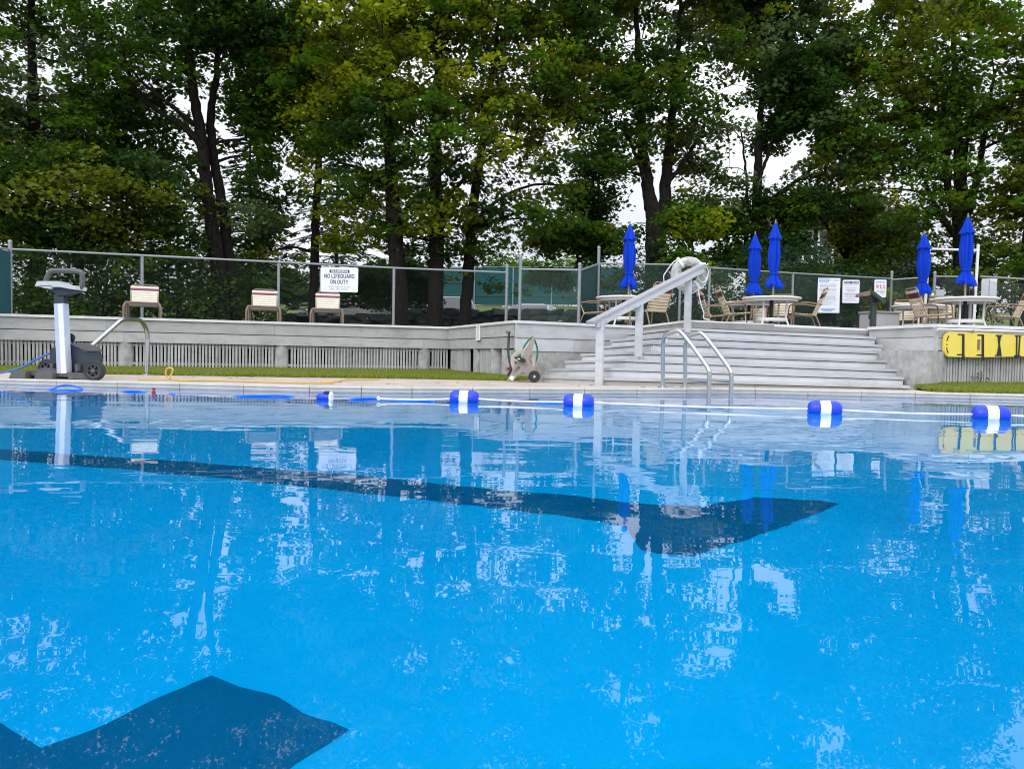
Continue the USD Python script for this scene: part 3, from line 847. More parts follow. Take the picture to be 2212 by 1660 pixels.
# ================================================================== SIGNS
def sign(name, label, cx, cy, d, w, h, rows, back=False, mat='sign_white', cat_='sign', tilt=0.0, rad=0.03):
    """A sheet on the fence. rows: (kind, x, y, w, h, material[, text]) in fractions of the sheet, y from the top."""
    c = P(cx, cy, d)
    t = thing(name, label, cat_, tuple(c))
    rx = np.array([math.cos(tilt), math.sin(tilt), 0]); nrm = np.array([math.sin(tilt), -math.cos(tilt), 0]); up = np.array([0, 0, 1.0])
    Rm = np.column_stack([rx, up, nrm])
    rect = sg.box(-w / 2 + rad, -h / 2 + rad, w / 2 - rad, h / 2 - rad).buffer(rad, quad_segs=4)
    v, f = poly_prism(rect, 0, 0.004)
    obj('panel', (v @ Rm.T + c, f), M[mat], t)
    for kind, x, y, ww, hh, m, *txt in rows:
        if kind == 'bar':
            v, f = poly_prism(sg.box((x - 0.5) * w, (0.5 - y - hh) * h, (x - 0.5 + ww) * w, (0.5 - y) * h), 0.0042, 0.0055 if m in ('sign_black', 'sign_blue') else 0.0052)
            obj('printed_line' if hh < 0.05 else 'printed_block', (v @ Rm.T + c, f), M[m], t)
        else:
            tm = meshkit.text_mesh(txt[0], hh * h, 0.0012, bold=True)
            b = tm.bounds
            v = np.array(tm.vertices)
            sx = ww * w / (b[1][0] - b[0][0])
            v[:, 0] = (v[:, 0] - b[0][0]) * sx + (x - 0.5) * w
            v[:, 1] = v[:, 1] - b[0][1] + (0.5 - y - hh) * h
            v[:, 2] += 0.0057
            obj('lettering', (v @ Rm.T + c, np.array(tm.faces)), M[m], t)
    return t


sign('warning_sign', 'white warning sign reading no lifeguard on duty on the left fence', 733, 604, 15.72, 0.765, 0.505, [
    ('bar', 0.24, 0.10, 0.53, 0.125, 'sign_black'), ('text', 0.28, 0.120, 0.45, 0.085, 'sign_white', 'WARNING'),
    ('text', 0.10, 0.285, 0.80, 0.155, 'sign_black', 'NO LIFEGUARD'), ('text', 0.26, 0.515, 0.48, 0.155, 'sign_black', 'ON DUTY'),
    ('bar', 0.21, 0.765, 0.15, 0.035, 'sign_grey'), ('bar', 0.39, 0.765, 0.12, 0.035, 'sign_grey'), ('bar', 0.54, 0.77, 0.06, 0.035, 'sign_grey'), ('bar', 0.63, 0.77, 0.04, 0.035, 'sign_grey'), ('bar', 0.70, 0.775, 0.08, 0.035, 'sign_grey'),
    ('bar', 0.25, 0.865, 0.12, 0.035, 'sign_grey'), ('bar', 0.42, 0.86, 0.09, 0.035, 'sign_grey'), ('bar', 0.55, 0.865, 0.19, 0.035, 'sign_grey')], tilt=0.02)
rw = [('bar', 0.05, 0.025, 0.45, 0.085, 'sign_blue'), ('text', 0.10, 0.045, 0.34, 0.045, 'sign_white', 'NOTICE'), ('bar', 0.53, 0.045, 0.08, 0.03, 'sign_grey'), ('text', 0.64, 0.04, 0.30, 0.045, 'sign_grey', 'to Patrons')]
rz = random.Random(8)
yy = 0.145
for n in (1, 4, 4, 2, 1, 6, 2, 2):
    for k in range(n):
        rw.append(('bar', 0.08, yy, (0.78 if k < n - 1 or n == 1 else rz.uniform(0.35, 0.6)) * rz.uniform(0.92, 1.02), 0.012, 'sign_grey'))
        yy += 0.0245
    yy += 0.016
rw += [('bar', 0.15, 0.875, 0.66, 0.02, 'sign_blue'), ('bar', 0.18, 0.905, 0.60, 0.02, 'sign_blue'), ('bar', 0.27, 0.935, 0.40, 0.02, 'sign_blue')]
sign('notice_poster', 'tall white notice poster with blue heading on the fence behind the tables', 1790, 638, 17.75, 0.50, 0.80, rw, tilt=-0.07, rad=0.004)
rw = [('bar', 0.08, 0.065, 0.86, 0.095, 'sign_black'), ('text', 0.12, 0.085, 0.33, 0.055, 'sign_white', 'POOL'), ('text', 0.54, 0.085, 0.36, 0.055, 'sign_white', 'RULES')]
for y, w_ in ((0.215, 0.82), (0.315, 0.64), (0.395, 0.58), (0.435, 0.66), (0.475, 0.36), (0.57, 0.74), (0.61, 0.76), (0.65, 0.7), (0.73, 0.72), (0.80, 0.5), (0.87, 0.82)):
    rw.append(('bar', 0.5 - w_ / 2, y, w_, 0.022, 'sign_grey'))
sign('rules_sign', 'white rounded pool rules sign with black heading next to the notice poster', 1838, 629.5, 18.0, 0.385, 0.54, rw, tilt=-0.08)
sign('emergency_sign', 'small white emergency phone sign with red 911 partly hidden by the lectern', 1901.5, 623, 18.2, 0.275, 0.42, [
    ('bar', 0.1, 0.12, 0.8, 0.055, 'sign_blue'), ('text', 0.15, 0.30, 0.75, 0.20, 'sign_red', '911'), ('bar', 0.15, 0.60, 0.25, 0.03, 'sign_grey'), ('bar', 0.45, 0.60, 0.42, 0.03, 'sign_grey'), ('bar', 0.15, 0.67, 0.2, 0.03, 'sign_grey'),
    ('bar', 0.45, 0.65, 0.4, 0.03, 'sign_grey'), ('bar', 0.45, 0.70, 0.42, 0.03, 'sign_grey'), ('bar', 0.45, 0.75, 0.4, 0.03, 'sign_grey')], tilt=-0.08)
sign('sign_back', 'blank white square back of a sign beyond the right fence with a dark centre batten', 2136.5, 622, 17.25, 0.345, 0.42, [('bar', 0.47, 0.03, 0.06, 0.94, 'sign_grey')], cat_='sign')
sign('sign_back', 'small blank white back of a sign low on the pool gate', 2028, 634, 17.65, 0.25, 0.19, [], cat_='sign', rad=0.005)

# ================================================================== FURNITURE ON THE TERRACE
TZ = 0.884


def to_disp(zx, zy, ox, oy, sc):
    return ((ox + zx / sc) / 1.01366, (oy + zy / sc) / 1.01366)


def plate(px, d, thick, dy=0.0):
    """A solid with the outline px as seen from the pool, thick metres deep, its face at depth d."""
    v3 = np.array([P(x, y, d) for x, y in px])
    poly = sg.Polygon(v3[:, [0, 2]]).buffer(0)
    m = trimesh.creation.extrude_polygon(poly, thick, engine='earcut')
    v = np.array(m.vertices)
    y0 = v3[:, 1].mean() + dy
    return np.column_stack([v[:, 0], y0 + v[:, 2], v[:, 1]]), np.array(m.faces)[:, ::-1]


# --- chaise loungers seen from the foot end
def chaise(label, loc, rz):
    t = thing('chaise_lounger', label, 'chaise lounger', loc, rz, 'chaise loungers by the left fence', world=False)
    hw, sz = 0.285, 0.285
    side = [(-hw, -0.02, 0.0), (-hw, -0.04, sz - 0.08), (-hw + 0.03, 0.0, sz), (-hw + 0.03, 1.25, sz)]
    for s in (-1, 1):
        p = np.array(side) * [s, 1, 1]
        obj('frame_side', tube(fillet(p, 0.08), 0.017, 8), M['frame_brown'], t, smooth=40)
        obj('leg', tube([(s * (hw - 0.03), 0.42, 0), (s * (hw - 0.03), 0.40, sz)], 0.016, 8), M['frame_brown'], t, smooth=40)
        obj('leg', tube([(s * (hw - 0.03), 1.42, 0), (s * (hw - 0.03), 1.22, sz)], 0.016, 8), M['frame_brown'], t, smooth=40)
        obj('leg', tube([(s * hw, 0.07, 0), (s * (hw - 0.005), 0.05, sz - 0.06)], 0.015, 8), M['frame_brown'], t, smooth=40)
    obj('front_rail', tube([(-hw + 0.03, 0.0, sz), (hw - 0.03, 0.0, sz)], 0.018, 8), M['frame_brown'], t, smooth=40)
    obj('rear_rail', tube([(-hw + 0.03, 1.25, sz), (hw - 0.03, 1.25, sz)], 0.016, 8), M['frame_brown'], t, smooth=40)
    for k in range(16):
        y = 0.055 + k * 0.073
        obj('strap', rbox((0, y, sz + 0.004), (2 * hw - 0.05, 0.058, 0.012), 0.005), M['strap_white'] if k else M['frame_brown'], t)
    bw = 0.222
    A, B = np.array([0, 1.18, sz + 0.03]), np.array([0, 1.44, 0.69])
    fr = [(-bw, A[1], A[2]), (-bw, B[1] - 0.01, B[2] - 0.03), (-bw + 0.05, B[1], B[2]), (bw - 0.05, B[1], B[2]), (bw, B[1] - 0.01, B[2] - 0.03), (bw, A[1], A[2])]
    obj('back_frame', tube(fillet(fr, 0.04), 0.015, 8), M['frame_brown'], t, smooth=40)
    n = 8
    for k in range(n):
        c = A + (B - A) * ((k + 0.5) / n * 0.93)
        u = (B - A) / np.linalg.norm(B - A)
        h = np.linalg.norm(B - A) * 0.93 / n
        a, b = c - [bw + 0.012, 0, 0], c + [bw + 0.012, 0, 0]
        obj('strap', bar(a, b, 0.014, h - 0.0085, up=u), M['strap_plum'] if k == n - 2 else M['strap_white'], t, label='plum coloured back strap' if k == n - 2 else None)
    return t


for px, d, rz, lb in ((307.5, 12.98, 24, 'left chaise lounger with cream straps and one plum strap, in front of a fence post'), (569, 13.48, 17, 'middle chaise lounger with cream straps and plum strap left of the warning sign'), (706, 13.88, 13, 'right chaise lounger with cream straps and plum strap under the warning sign')):
    chaise(lb, at(px, d, TZ), rz)

# --- strap dining chairs
CH = [None]


def chair_parts(t):
    w = 0.27
    for s in (-1, 1):
        arm = [(s * w, 0.27, 0.0), (s * w, 0.23, 0.58), (s * w, 0.20, 0.635), (s * w, -0.05, 0.645), (s * (w - 0.01), -0.31, 0.60)]
        obj('arm_frame', tube(fillet(arm, 0.09), 0.013, 7), M['frame_tan'], t, smooth=40)
        obj('rear_leg', tube(fillet([(s * (w - 0.02), -0.36, 0.0), (s * (w - 0.03), -0.20, 0.40), (s * (w - 0.03), 0.0, 0.41)], 0.06), 0.013, 7), M['frame_tan'], t, smooth=40)
        obj('seat_rail', tube([(s * (w - 0.03), -0.22, 0.39), (s * (w - 0.03), 0.25, 0.43)], 0.012, 7), M['frame_tan'], t, smooth=40)
    bw = 0.235
    A, B = np.array([0, -0.20, 0.40]), np.array([0, -0.42, 0.93])
    fr = [(-bw, A[1], A[2]), (-bw, B[1] + 0.02, B[2] - 0.05), (-bw + 0.03, B[1], B[2]), (bw - 0.03, B[1], B[2]), (bw, B[1] + 0.02, B[2] - 0.05), (bw, A[1], A[2])]
    obj('back_frame', tube(fillet(fr, 0.05), 0.013, 7), M['frame_tan'], t, smooth=40)
    u = (B - A) / np.linalg.norm(B - A); L = np.linalg.norm(B - A)
    rows = [(0.03 + 0.062 * k, 'strap_cream') for k in range(6)] + [(0.405, 'strap_maroon'), (0.450, 'strap_maroon'), (0.502, 'strap_cream')]
    for z, m in rows:
        c = A + u * z
        nrm = np.array([0, u[2], -u[1]])
        bow = -0.012
        for_s = np.array([c - [bw + 0.012, 0, 0], c + nrm * bow, c + [bw + 0.012, 0, 0]])
        pts = curve(for_s, 6)
        v = []
        hh = 0.024 if m == 'strap_cream' else 0.021
        for p in pts:
            v += [p - u * hh - nrm * 0.007, p + u * hh - nrm * 0.007, p + u * hh + nrm * 0.007, p - u * hh + nrm * 0.007]
        f = []
        for k in range(len(pts) - 1):
            for j in range(4):
                f.append([k * 4 + j, k * 4 + (j + 1) % 4, k * 4 + 4 + (j + 1) % 4, k * 4 + 4 + j])
        e = (len(pts) - 1) * 4
        f += [[3, 2, 1, 0], [e, e + 1, e + 2, e + 3]]
        obj('back_strap', cat((np.array(v), np.array(f))), M[m], t, label='maroon back strap' if 'maroon' in m else None)
    for k in range(7):
        y = -0.17 + 0.066 * k
        z = 0.40 + 0.035 * (y + 0.2) / 0.45
        obj('seat_strap', rbox((0, y, z), (0.50, 0.054, 0.022), 0.009), M['strap_cream'] if k < 6 else M['strap_maroon'], t)
    obj('front_seat_rail', tube([(-w + 0.03, 0.25, 0.43), (w - 0.03, 0.25, 0.43)], 0.012, 7), M['frame_tan'], t, smooth=40)


def chair(px, d, face, label):
    """face: the heading of the seat's front in degrees; 0 = away from the pool, 90 = to the left."""
    loc = at(px, d, TZ)
    if CH[0] is None:
        t = thing('strap_chair', label, 'armchair', loc, face, 'tan strap armchairs round the terrace tables', world=False)
        chair_parts(t); CH[0] = t
        return t
    return copy(CH[0], label, loc, face)


chair(1281, 15.9, -94, 'strap chair seen in profile left of the leftmost table, its back leaning left')
chair(1402, 14.9, 30, 'strap chair with its back to the pool beside the middle handrail post')
chair(1549, 16.2, -92, 'farther strap chair in profile just right of the life ring rope')
chair(1592, 15.3, -93, 'nearer strap chair in profile at the left side of the double table group')
chair(1684, 16.3, 160, 'strap chair behind the nearer round table under the two umbrellas')
chair(1632, 17.2, 166, 'strap chair half hidden behind the farther table of the double group')
chair(1733, 15.25, 78, 'strap chair in profile facing left in front of the notice poster')
chair(2012, 14.75, -93, 'strap chair turned right at the left of the right-hand table')
chair(2032, 16.0, 152, 'strap chair behind the right-hand table seen through its legs')
chair(1955, 17.2, 154, 'strap chair behind the small far table near the fence corner')
chair(2165, 14.75, 72, 'strap chair at the right edge of the picture facing left')

# --- round tables
TB = [None]


def table_parts(t):
    r = 0.565
    obj('table_top', lathe([(0.03, 0.705), (r - 0.03, 0.700), (r - 0.005, 0.708), (r, 0.722), (r - 0.006, 0.736), (r - 0.03, 0.742), (0.03, 0.742), (0.03, 0.705)], n=48), M['white_plastic'], t, smooth=40)
    obj('apron', lathe([(r - 0.09, 0.655), (r - 0.07, 0.655), (r - 0.07, 0.704), (r - 0.09, 0.704), (r - 0.09, 0.655)], n=40), M['white_tube'], t, smooth=30)
    for k in range(4):
        a = math.radians(45 + 90 * k)
        c, s = math.cos(a), math.sin(a)
        prof = [(0.40, 0.70), (0.33, 0.66), (0.31, 0.42), (0.32, 0.30), (0.40, 0.14), (0.50, 0.0)]
        obj('leg', tube(curve([(x * c, x * s, z) for x, z in prof], 20), 0.020, 8), M['white_tube'], t, smooth=50)
    obj('brace_ring', lathe([(0.27, 0.27), (0.31, 0.27), (0.315, 0.30), (0.31, 0.335), (0.27, 0.335), (0.27, 0.27)], n=32), M['white_tube'], t, smooth=30)
    obj('umbrella_sleeve', lathe([(0.026, 0.0), (0.17, 0.0), (0.17, 0.05), (0.05, 0.07), (0.034, 0.09), (0.034, 0.70), (0.026, 0.70), (0.026, 0.0)], n=20), M['black'], t, smooth=30)


def table(px, d, rz, label):
    loc = at(px, d, TZ)
    if TB[0] is None:
        t = thing('round_table', label, 'table', loc, rz, 'white round tables on the terrace', world=False)
        table_parts(t); TB[0] = t
        return t
    return copy(TB[0], label, loc, rz)


table(1345, 15.75, 10, 'white round table behind the sloping handrail, leftmost on the terrace')
table(1664, 15.2, 0, 'white round table, the nearer of the two under the umbrella pair')
table(1615, 16.6, 20, 'white round table, the farther and lower-looking of the two under the umbrella pair')
table(2082, 14.55, 0, 'white round table above the yellow board')
table(1984, 16.6, 15, 'white round table by the fence corner under the shorter right umbrella')


# --- closed umbrellas, each draped a little differently
def umbrella(px, d, h, label, seed, lean=(0, 0)):
    loc = at(px, d, TZ)
    t = thing('closed_umbrella', label, 'umbrella', loc, 0, 'closed blue patio umbrellas', world=False)
    r = random.Random(seed)
    ph = [r.uniform(0, 6.28) for _ in range(6)]
    def pleat(a, k, amt):
        return 1 + amt * np.cos(8 * a + ph[0]) + amt * 0.6 * np.cos(5 * a + ph[1] + 0.25 * k) + amt * 0.4 * np.cos(13 * a + ph[2])
    s = h - 2.27
    obj('pole', tube([(0, 0, 0.06), (lean[0] * 0.5, lean[1] * 0.5, 1.1), (lean[0], lean[1], h - 0.03)], 0.019, 8), M['pole_tan'], t, smooth=40)
    lx = lambda z: np.array([lean[0] * z / h, lean[1] * z / h, 0])
    prof = [(0.095, 1.985), (0.098, 1.90), (0.108, 1.76), (0.116, 1.62), (0.112, 1.48), (0.098, 1.36), (0.075, 1.265), (0.070, 1.235), (0.095, 1.17), (0.130, 1.10), (0.150, 1.035), (0.158, 0.99), (0.125, 0.985), (0.07, 1.02)]
    amps = [0.10, 0.13, 0.16, 0.17, 0.17, 0.16, 0.12, 0.08, 0.16, 0.20, 0.23, 0.26, 0.26, 0.1]
    slim = r.uniform(0.84, 0.92)
    amps = [q * r.uniform(1.1, 1.5) for q in amps]
    v, f = lathe([(a * slim, b + s) for a, b in prof], n=56, mod=lambda a, k: pleat(a, k, amps[k]))
    n = 56
    sag = np.sin(np.arange(n) / n * 2 * math.pi * 4 + ph[3]) * 0.022 + np.sin(np.arange(n) / n * 2 * math.pi + ph[4]) * 0.03
    for k in (11, 12):
        v[k * n:(k + 1) * n, 2] += sag
    v[:, :2] += np.outer(v[:, 2] / h, lean)
    obj('canopy', (v, f), M['blue_canvas'], t, smooth=True)
    prof2 = [(0.012, 2.245), (0.028, 2.235), (0.055, 2.16), (0.085, 2.06), (0.118, 1.965), (0.128, 1.925), (0.112, 1.93), (0.09, 1.99)]
    am2 = [0, 0.03, 0.07, 0.12, 0.17, 0.22, 0.2, 0.05]
    v, f = lathe([(a * (slim + 0.06), b + s) for a, b in prof2], n=56, mod=lambda a, k: pleat(a, k, am2[k]))
    sag2 = np.sin(np.arange(n) / n * 2 * math.pi * 8 + ph[5]) * 0.014
    for k in (5, 6):
        v[k * n:(k + 1) * n, 2] += sag2
    v[:, :2] += np.outer(v[:, 2] / h, lean)
    obj('vent_cap', (v, f), M['blue_canvas'], t, smooth=True)
    obj('tie_strap', lathe([(0.088, 1.235 + s), (0.092, 1.25 + s), (0.088, 1.265 + s)], tuple(lx(1.25)), 24), M['blue_canvas'], t, smooth=40)
    obj('finial', lathe([(0.001, h - 0.035), (0.016, h - 0.03), (0.02, h - 0.01), (0.012, h + 0.01), (0.018, h + 0.025), (0.001, h + 0.045)], tuple(lx(h)), 10), M['pole_tan'], t, smooth=40)


umbrella(1355.5, 15.75, 2.24, 'closed blue umbrella standing alone over the leftmost table', 1)
umbrella(1625, 16.55, 2.22, 'closed blue umbrella, the left and shorter of the middle pair', 2)
umbrella(1667, 15.2, 2.23, 'closed blue umbrella, the right and taller of the middle pair', 3, (0.01, 0))
umbrella(1990, 16.4, 2.27, 'closed blue umbrella, the shorter one left of the pipe gate frame', 4, (-0.02, 0))
umbrella(2081, 14.6, 2.30, 'closed blue umbrella, the tallest one in front of the pipe gate frame', 5)

# --- lectern and deck box by the top of the stairs
T_ = lambda x, y: to_disp(x, y, 1780, 590, 12.29)
le = thing('lectern', 'dark green lectern with a sloping top at the head of the stairs', 'lectern', tuple(at(1885, 12.3, TZ)))
lb = at(1885, 12.3, TZ)
obj('post', rbox((lb[0], lb[1], TZ + 0.26), (0.078, 0.078, 0.54), 0.006), M['dark_green'], le)
pl = [T_(1590, 565), T_(1660, 590), T_(1990, 850), T_(1965, 880), T_(1880, 872), T_(1600, 640)]
obj('sloping_top', plate(pl, 12.1, 0.34), M['dark_green'], le)
obj('top_flap', plate([T_(1345, 690), T_(1385, 620), T_(1600, 560), T_(1610, 620), T_(1540, 690), T_(1400, 715)], 12.15, 0.28), M['frame_brown'], le)
obj('under_shelf', plate([T_(1540, 690), T_(1600, 640), T_(1880, 872), T_(1700, 880)], 12.2, 0.22), M['black'], le)
db = thing('deck_storage_box', 'grey plastic storage box with a darker lid behind the lectern', 'storage box', tuple(at(1898, 15.3, TZ)))
c = at(1898, 15.3, TZ)
obj('box_body', rbox((c[0], c[1], TZ + 0.23), (0.60, 0.42, 0.46), 0.012, rz=14), M['deck_box'], db)
obj('lid', rbox((c[0], c[1], TZ + 0.485), (0.64, 0.46, 0.045), 0.015, rz=14), M['box_lid'], db)
for o in (-0.14, 0.14):
    q = np.array([c[0] + o * math.cos(math.radians(14)) + 0.212 * math.sin(math.radians(14)), c[1] + o * math.sin(math.radians(14)) - 0.212 * math.cos(math.radians(14))])
    obj('front_panel', rbox((q[0], q[1], TZ + 0.22), (0.25, 0.012, 0.36), 0.004, rz=14), M['deck_box'], db)
q = P(1878, 684, 15.0)
obj('latch', rbox((q[0], q[1], q[2]), (0.03, 0.03, 0.09), 0.006, rz=14), M['black'], db)

# ================================================================== LIFE RING
S_ = lambda x, y, d: P(*to_disp(x, y, 1400, 540, 11.06), d)
lr = thing('life_ring', 'weathered white life ring with ropes hanging behind the top handrail post', 'life ring', tuple(P(1487.5, 592.5, 10.44)))
ctr = P(1487.5, 592.5, 10.44)
a = np.linspace(0, 2 * math.pi, 48, endpoint=False)
rg2 = np.random.default_rng(3)
circ = np.column_stack([np.cos(a) * 0.182, np.zeros(48), np.sin(a) * 0.178]) + ctr
obj('ring', tube(circ, 0.062 + rg2.normal(0, 0.0015, 48), 16, closed=True), M['ring_vinyl'], lr, smooth=True)
for k, deg in enumerate((128, 40, -52, 208)):
    aa = math.radians(deg) + np.linspace(-0.09, 0.09, 4)
    obj('band', tube(np.column_stack([np.cos(aa) * 0.182, np.zeros(4), np.sin(aa) * 0.178]) + ctr, 0.0655, 16), M['float_white'], lr, smooth=40)
rp = 0.0075
obj('grab_rope', tube(curve([S_(935, 300, 10.34), S_(800, 400, 10.36), S_(640, 620, 10.38), S_(588, 715, 10.4), S_(600, 850, 10.42), S_(630, 940, 10.4), S_(680, 990, 10.36)], 40), rp, 6), M['white_rope'], lr, smooth=50)
obj('grab_rope', tube(curve([S_(1480, 380, 10.34), S_(1425, 560, 10.33), S_(1405, 690, 10.33), S_(1470, 820, 10.33), S_(1560, 860, 10.33), S_(1640, 740, 10.35), S_(1668, 590, 10.36), S_(1600, 450, 10.34)], 50), rp, 6), M['white_rope'], lr, smooth=50)
obj('grab_rope', tube(curve([S_(1670, 600, 10.36), S_(1640, 790, 10.36), S_(1540, 960, 10.36), S_(1400, 1060, 10.37), S_(1260, 1135, 10.4)], 40), rp, 6), M['white_rope'], lr, smooth=50)
obj('rope_knot', rbox(S_(1570, 420, 10.34), (0.05, 0.04, 0.045), 0.018), M['white_rope'], lr, smooth=40)
obj('rope_knot', rbox(S_(940, 300, 10.34), (0.04, 0.04, 0.05), 0.016), M['white_rope'], lr, smooth=40)
obj('rope_end', tube(curve([S_(1570, 410, 10.33), S_(1630, 440, 10.32), S_(1665, 400, 10.33)], 10), 0.006, 6), M['white_rope'], lr, smooth=50)
obj('hanging_rope', tube(curve([S_(1430, 1050, 10.36), S_(1450, 1200, 10.36), S_(1500, 1420, 10.4), S_(1560, 1600, 10.45), P(1520, 686, 10.5), P(1532, 690.5, 10.55)], 40), rp, 6), M['white_rope'], lr, smooth=50)

# ================================================================== POOL LADDER
ld = thing('pool_ladder', 'stainless steel pool ladder with two arched rails in front of the stairs', 'pool ladder', tuple(G(1456, 838, 0.05)))
railsL = [(1432, 837, 8.68), (1432, 741, 8.64), (1438, 724, 8.60), (1457, 715.5, 8.50), (1475, 722, 8.40), (1526, 790, 8.06), (1532.5, 809, 8.02), (1532.5, 858, 8.0)]
railsR = [(1480, 837.5, 8.86), (1480.3, 746, 8.82), (1486, 729, 8.78), (1505.5, 720.5, 8.68), (1523, 727, 8.58), (1573.5, 793, 8.24), (1580, 812, 8.2), (1580, 858, 8.18)]
ends = []
for R_ in (railsL, railsR):
    p = [P(*q) for q in R_]
    p[0][2] = 0.045
    p[-1] = p[-2] * [1, 1, 0] + [0, 0, -0.95]
    ends.append((p[0], p[-1]))
    arc = curve(p[1:7], 40)
    path = np.vstack([[p[0]], [p[0] + (p[1] - p[0]) * 0.5], arc, [p[6] + (p[7] - p[6]) * 0.3], [p[7]]])
    obj('ladder_rail', tube(path, 0.0235, 12), M['steel'], ld, smooth=60)
    obj('flange', lathe([(0.001, 0.05), (0.062, 0.05), (0.06, 0.062), (0.028, 0.075), (0.001, 0.075)], (p[0][0], p[0][1], 0.002), 20), M['steel'], ld, smooth=40)
    obj('side_brace', tube([p[0] * [1, 1, 0] + [0, 0, 0.155], p[6] * [1, 1, 0] + [0, 0, 0.155]], 0.016, 10), M['steel'], ld, smooth=50)
for z in (-0.22, -0.50, -0.78):
    a, b = ends[0][1] * [1, 1, 0] + [0, 0, z], ends[1][1] * [1, 1, 0] + [0, 0, z]
    obj('ladder_tread', bar(a, b, 0.075, 0.03), M['white_plastic'], ld)

# entry rail on the left
er = thing('entry_handrail', 'bent stainless steel handrail rising from the deck behind the pool cleaner cart', 'handrail', tuple(P(317, 806, 10.0)))
p = [P(317, 808, 9.95), P(319, 716, 9.95), P(306, 690.5, 9.75), P(264, 688.5, 9.3), P(187, 757, 8.7), P(150, 790, 8.45), P(146, 815, 8.42)]
p[0][2] = 0.045; p[-1][2] = 0.05
obj('rail_tube', tube(fillet(p, 0.11, 8), 0.0265, 12), M['steel'], er, smooth=60)
obj('flange', lathe([(0.001, 0.05), (0.06, 0.05), (0.058, 0.062), (0.03, 0.075), (0.001, 0.075)], (p[0][0], p[0][1], 0), 20), M['steel'], er, smooth=40)

# ================================================================== POOL CLEANER CART
K = lambda x, y: to_disp(x, y, 0, 500, 3.95)
Z7 = lambda x, y: to_disp(x, y, 0, 560, 7.9)
Z3 = lambda x, y: to_disp(x, y, 0, 780, 7.373)
DC = 8.03
ct = thing('pool_cleaner_cart', 'dark wheeled pool cleaner cart with tall pale post and loop handle at the pool edge', 'pool cleaner cart', tuple(at(140, DC, 0.055)))
a, b = P(132.5, 656, DC), P(139.2, 806, DC)
obj('post', bar(b, a, 0.105, 0.09, up=(0, -1, 0)), M['post_blue_white'], ct)
obj('post_ridge', bar(b + [0.022, -0.048, 0], a + [0.018, -0.048, 0], 0.05, 0.012, up=(0, -1, 0)), M['white_tube'], ct)
a2 = P(131.8, 636, DC)
obj('collar', bar(P(132.6, 657, DC), a2, 0.098, 0.086, up=(0, -1, 0)), M['dark_plastic'], ct)
hp = [Z7(*q) for q in ((820, 560), (800, 420), (860, 300), (900, 262), (1130, 258), (1360, 270), (1420, 320), (1420, 490), (1370, 560), (1250, 600), (1100, 600))]
obj('loop_handle', tube(curve([P(x, y, DC) for x, y in hp], 60), 0.026, 12), M['grey_plastic'], ct, smooth=60)
obj('neck', plate([Z7(*q) for q in ((760, 570), (890, 575), (1010, 540), (1310, 590), (1330, 610), (1150, 655), (1135, 680), (970, 680), (960, 650))], DC - 0.06, 0.12), M['dark_plastic'], ct)
obj('console', plate([Z7(*q) for q in ((600, 525), (640, 437), (1010, 437), (1080, 495), (1312, 515), (1310, 585), (1200, 570), (1040, 540), (890, 535), (885, 572), (760, 555), (660, 525))], DC - 0.10, 0.20), M['pale_plastic'], ct)
obj('console_seam', plate([Z7(*q) for q in ((640, 527), (720, 512), (890, 516), (890, 524), (720, 521))], DC - 0.104, 0.02), M['black'], ct)
body = [K(*q) for q in ((428, 1225), (430, 1060), (450, 1030), (500, 1010), (620, 995), (690, 1020), (735, 1050), (762, 1130), (745, 1200), (700, 1235))]
obj('power_box', plate(body, DC + 0.06, 0.30), M['dark_plastic'], ct)
obj('box_lid', plate([K(*q) for q in ((455, 1030), (500, 1008), (620, 992), (695, 1018), (740, 1050), (735, 1062), (680, 1032), (615, 1008), (500, 1022), (462, 1040))], DC + 0.04, 0.34), M['grey_plastic'], ct)
base = [Z3(*q) for q in ((420, 305), (430, 240), (560, 215), (720, 185), (850, 190), (920, 250), (1250, 262), (1330, 270), (1340, 370), (1230, 365), (1100, 330), (880, 325), (840, 300))]
obj('base', plate(base, DC - 0.04, 0.34), M['grey_plastic'], ct)
for q in (((135, 368), (150, 320), (200, 235), (400, 228), (415, 250), (400, 340), (395, 366)), ((550, 378), (560, 300), (610, 235), (800, 232), (845, 260), (835, 330), (820, 380))):
    obj('support_foot', plate([Z3(*k) for k in q], DC - 0.12, 0.30), M['grey_plastic'], ct)
for q in (((1205, 130), (1255, 120), (1250, 230), (1215, 270)), ((795, 115), (850, 112), (850, 180), (810, 185))):
    obj('clip', plate([Z3(*k) for k in q], DC + 0.0, 0.06), M['grey_plastic'], ct)


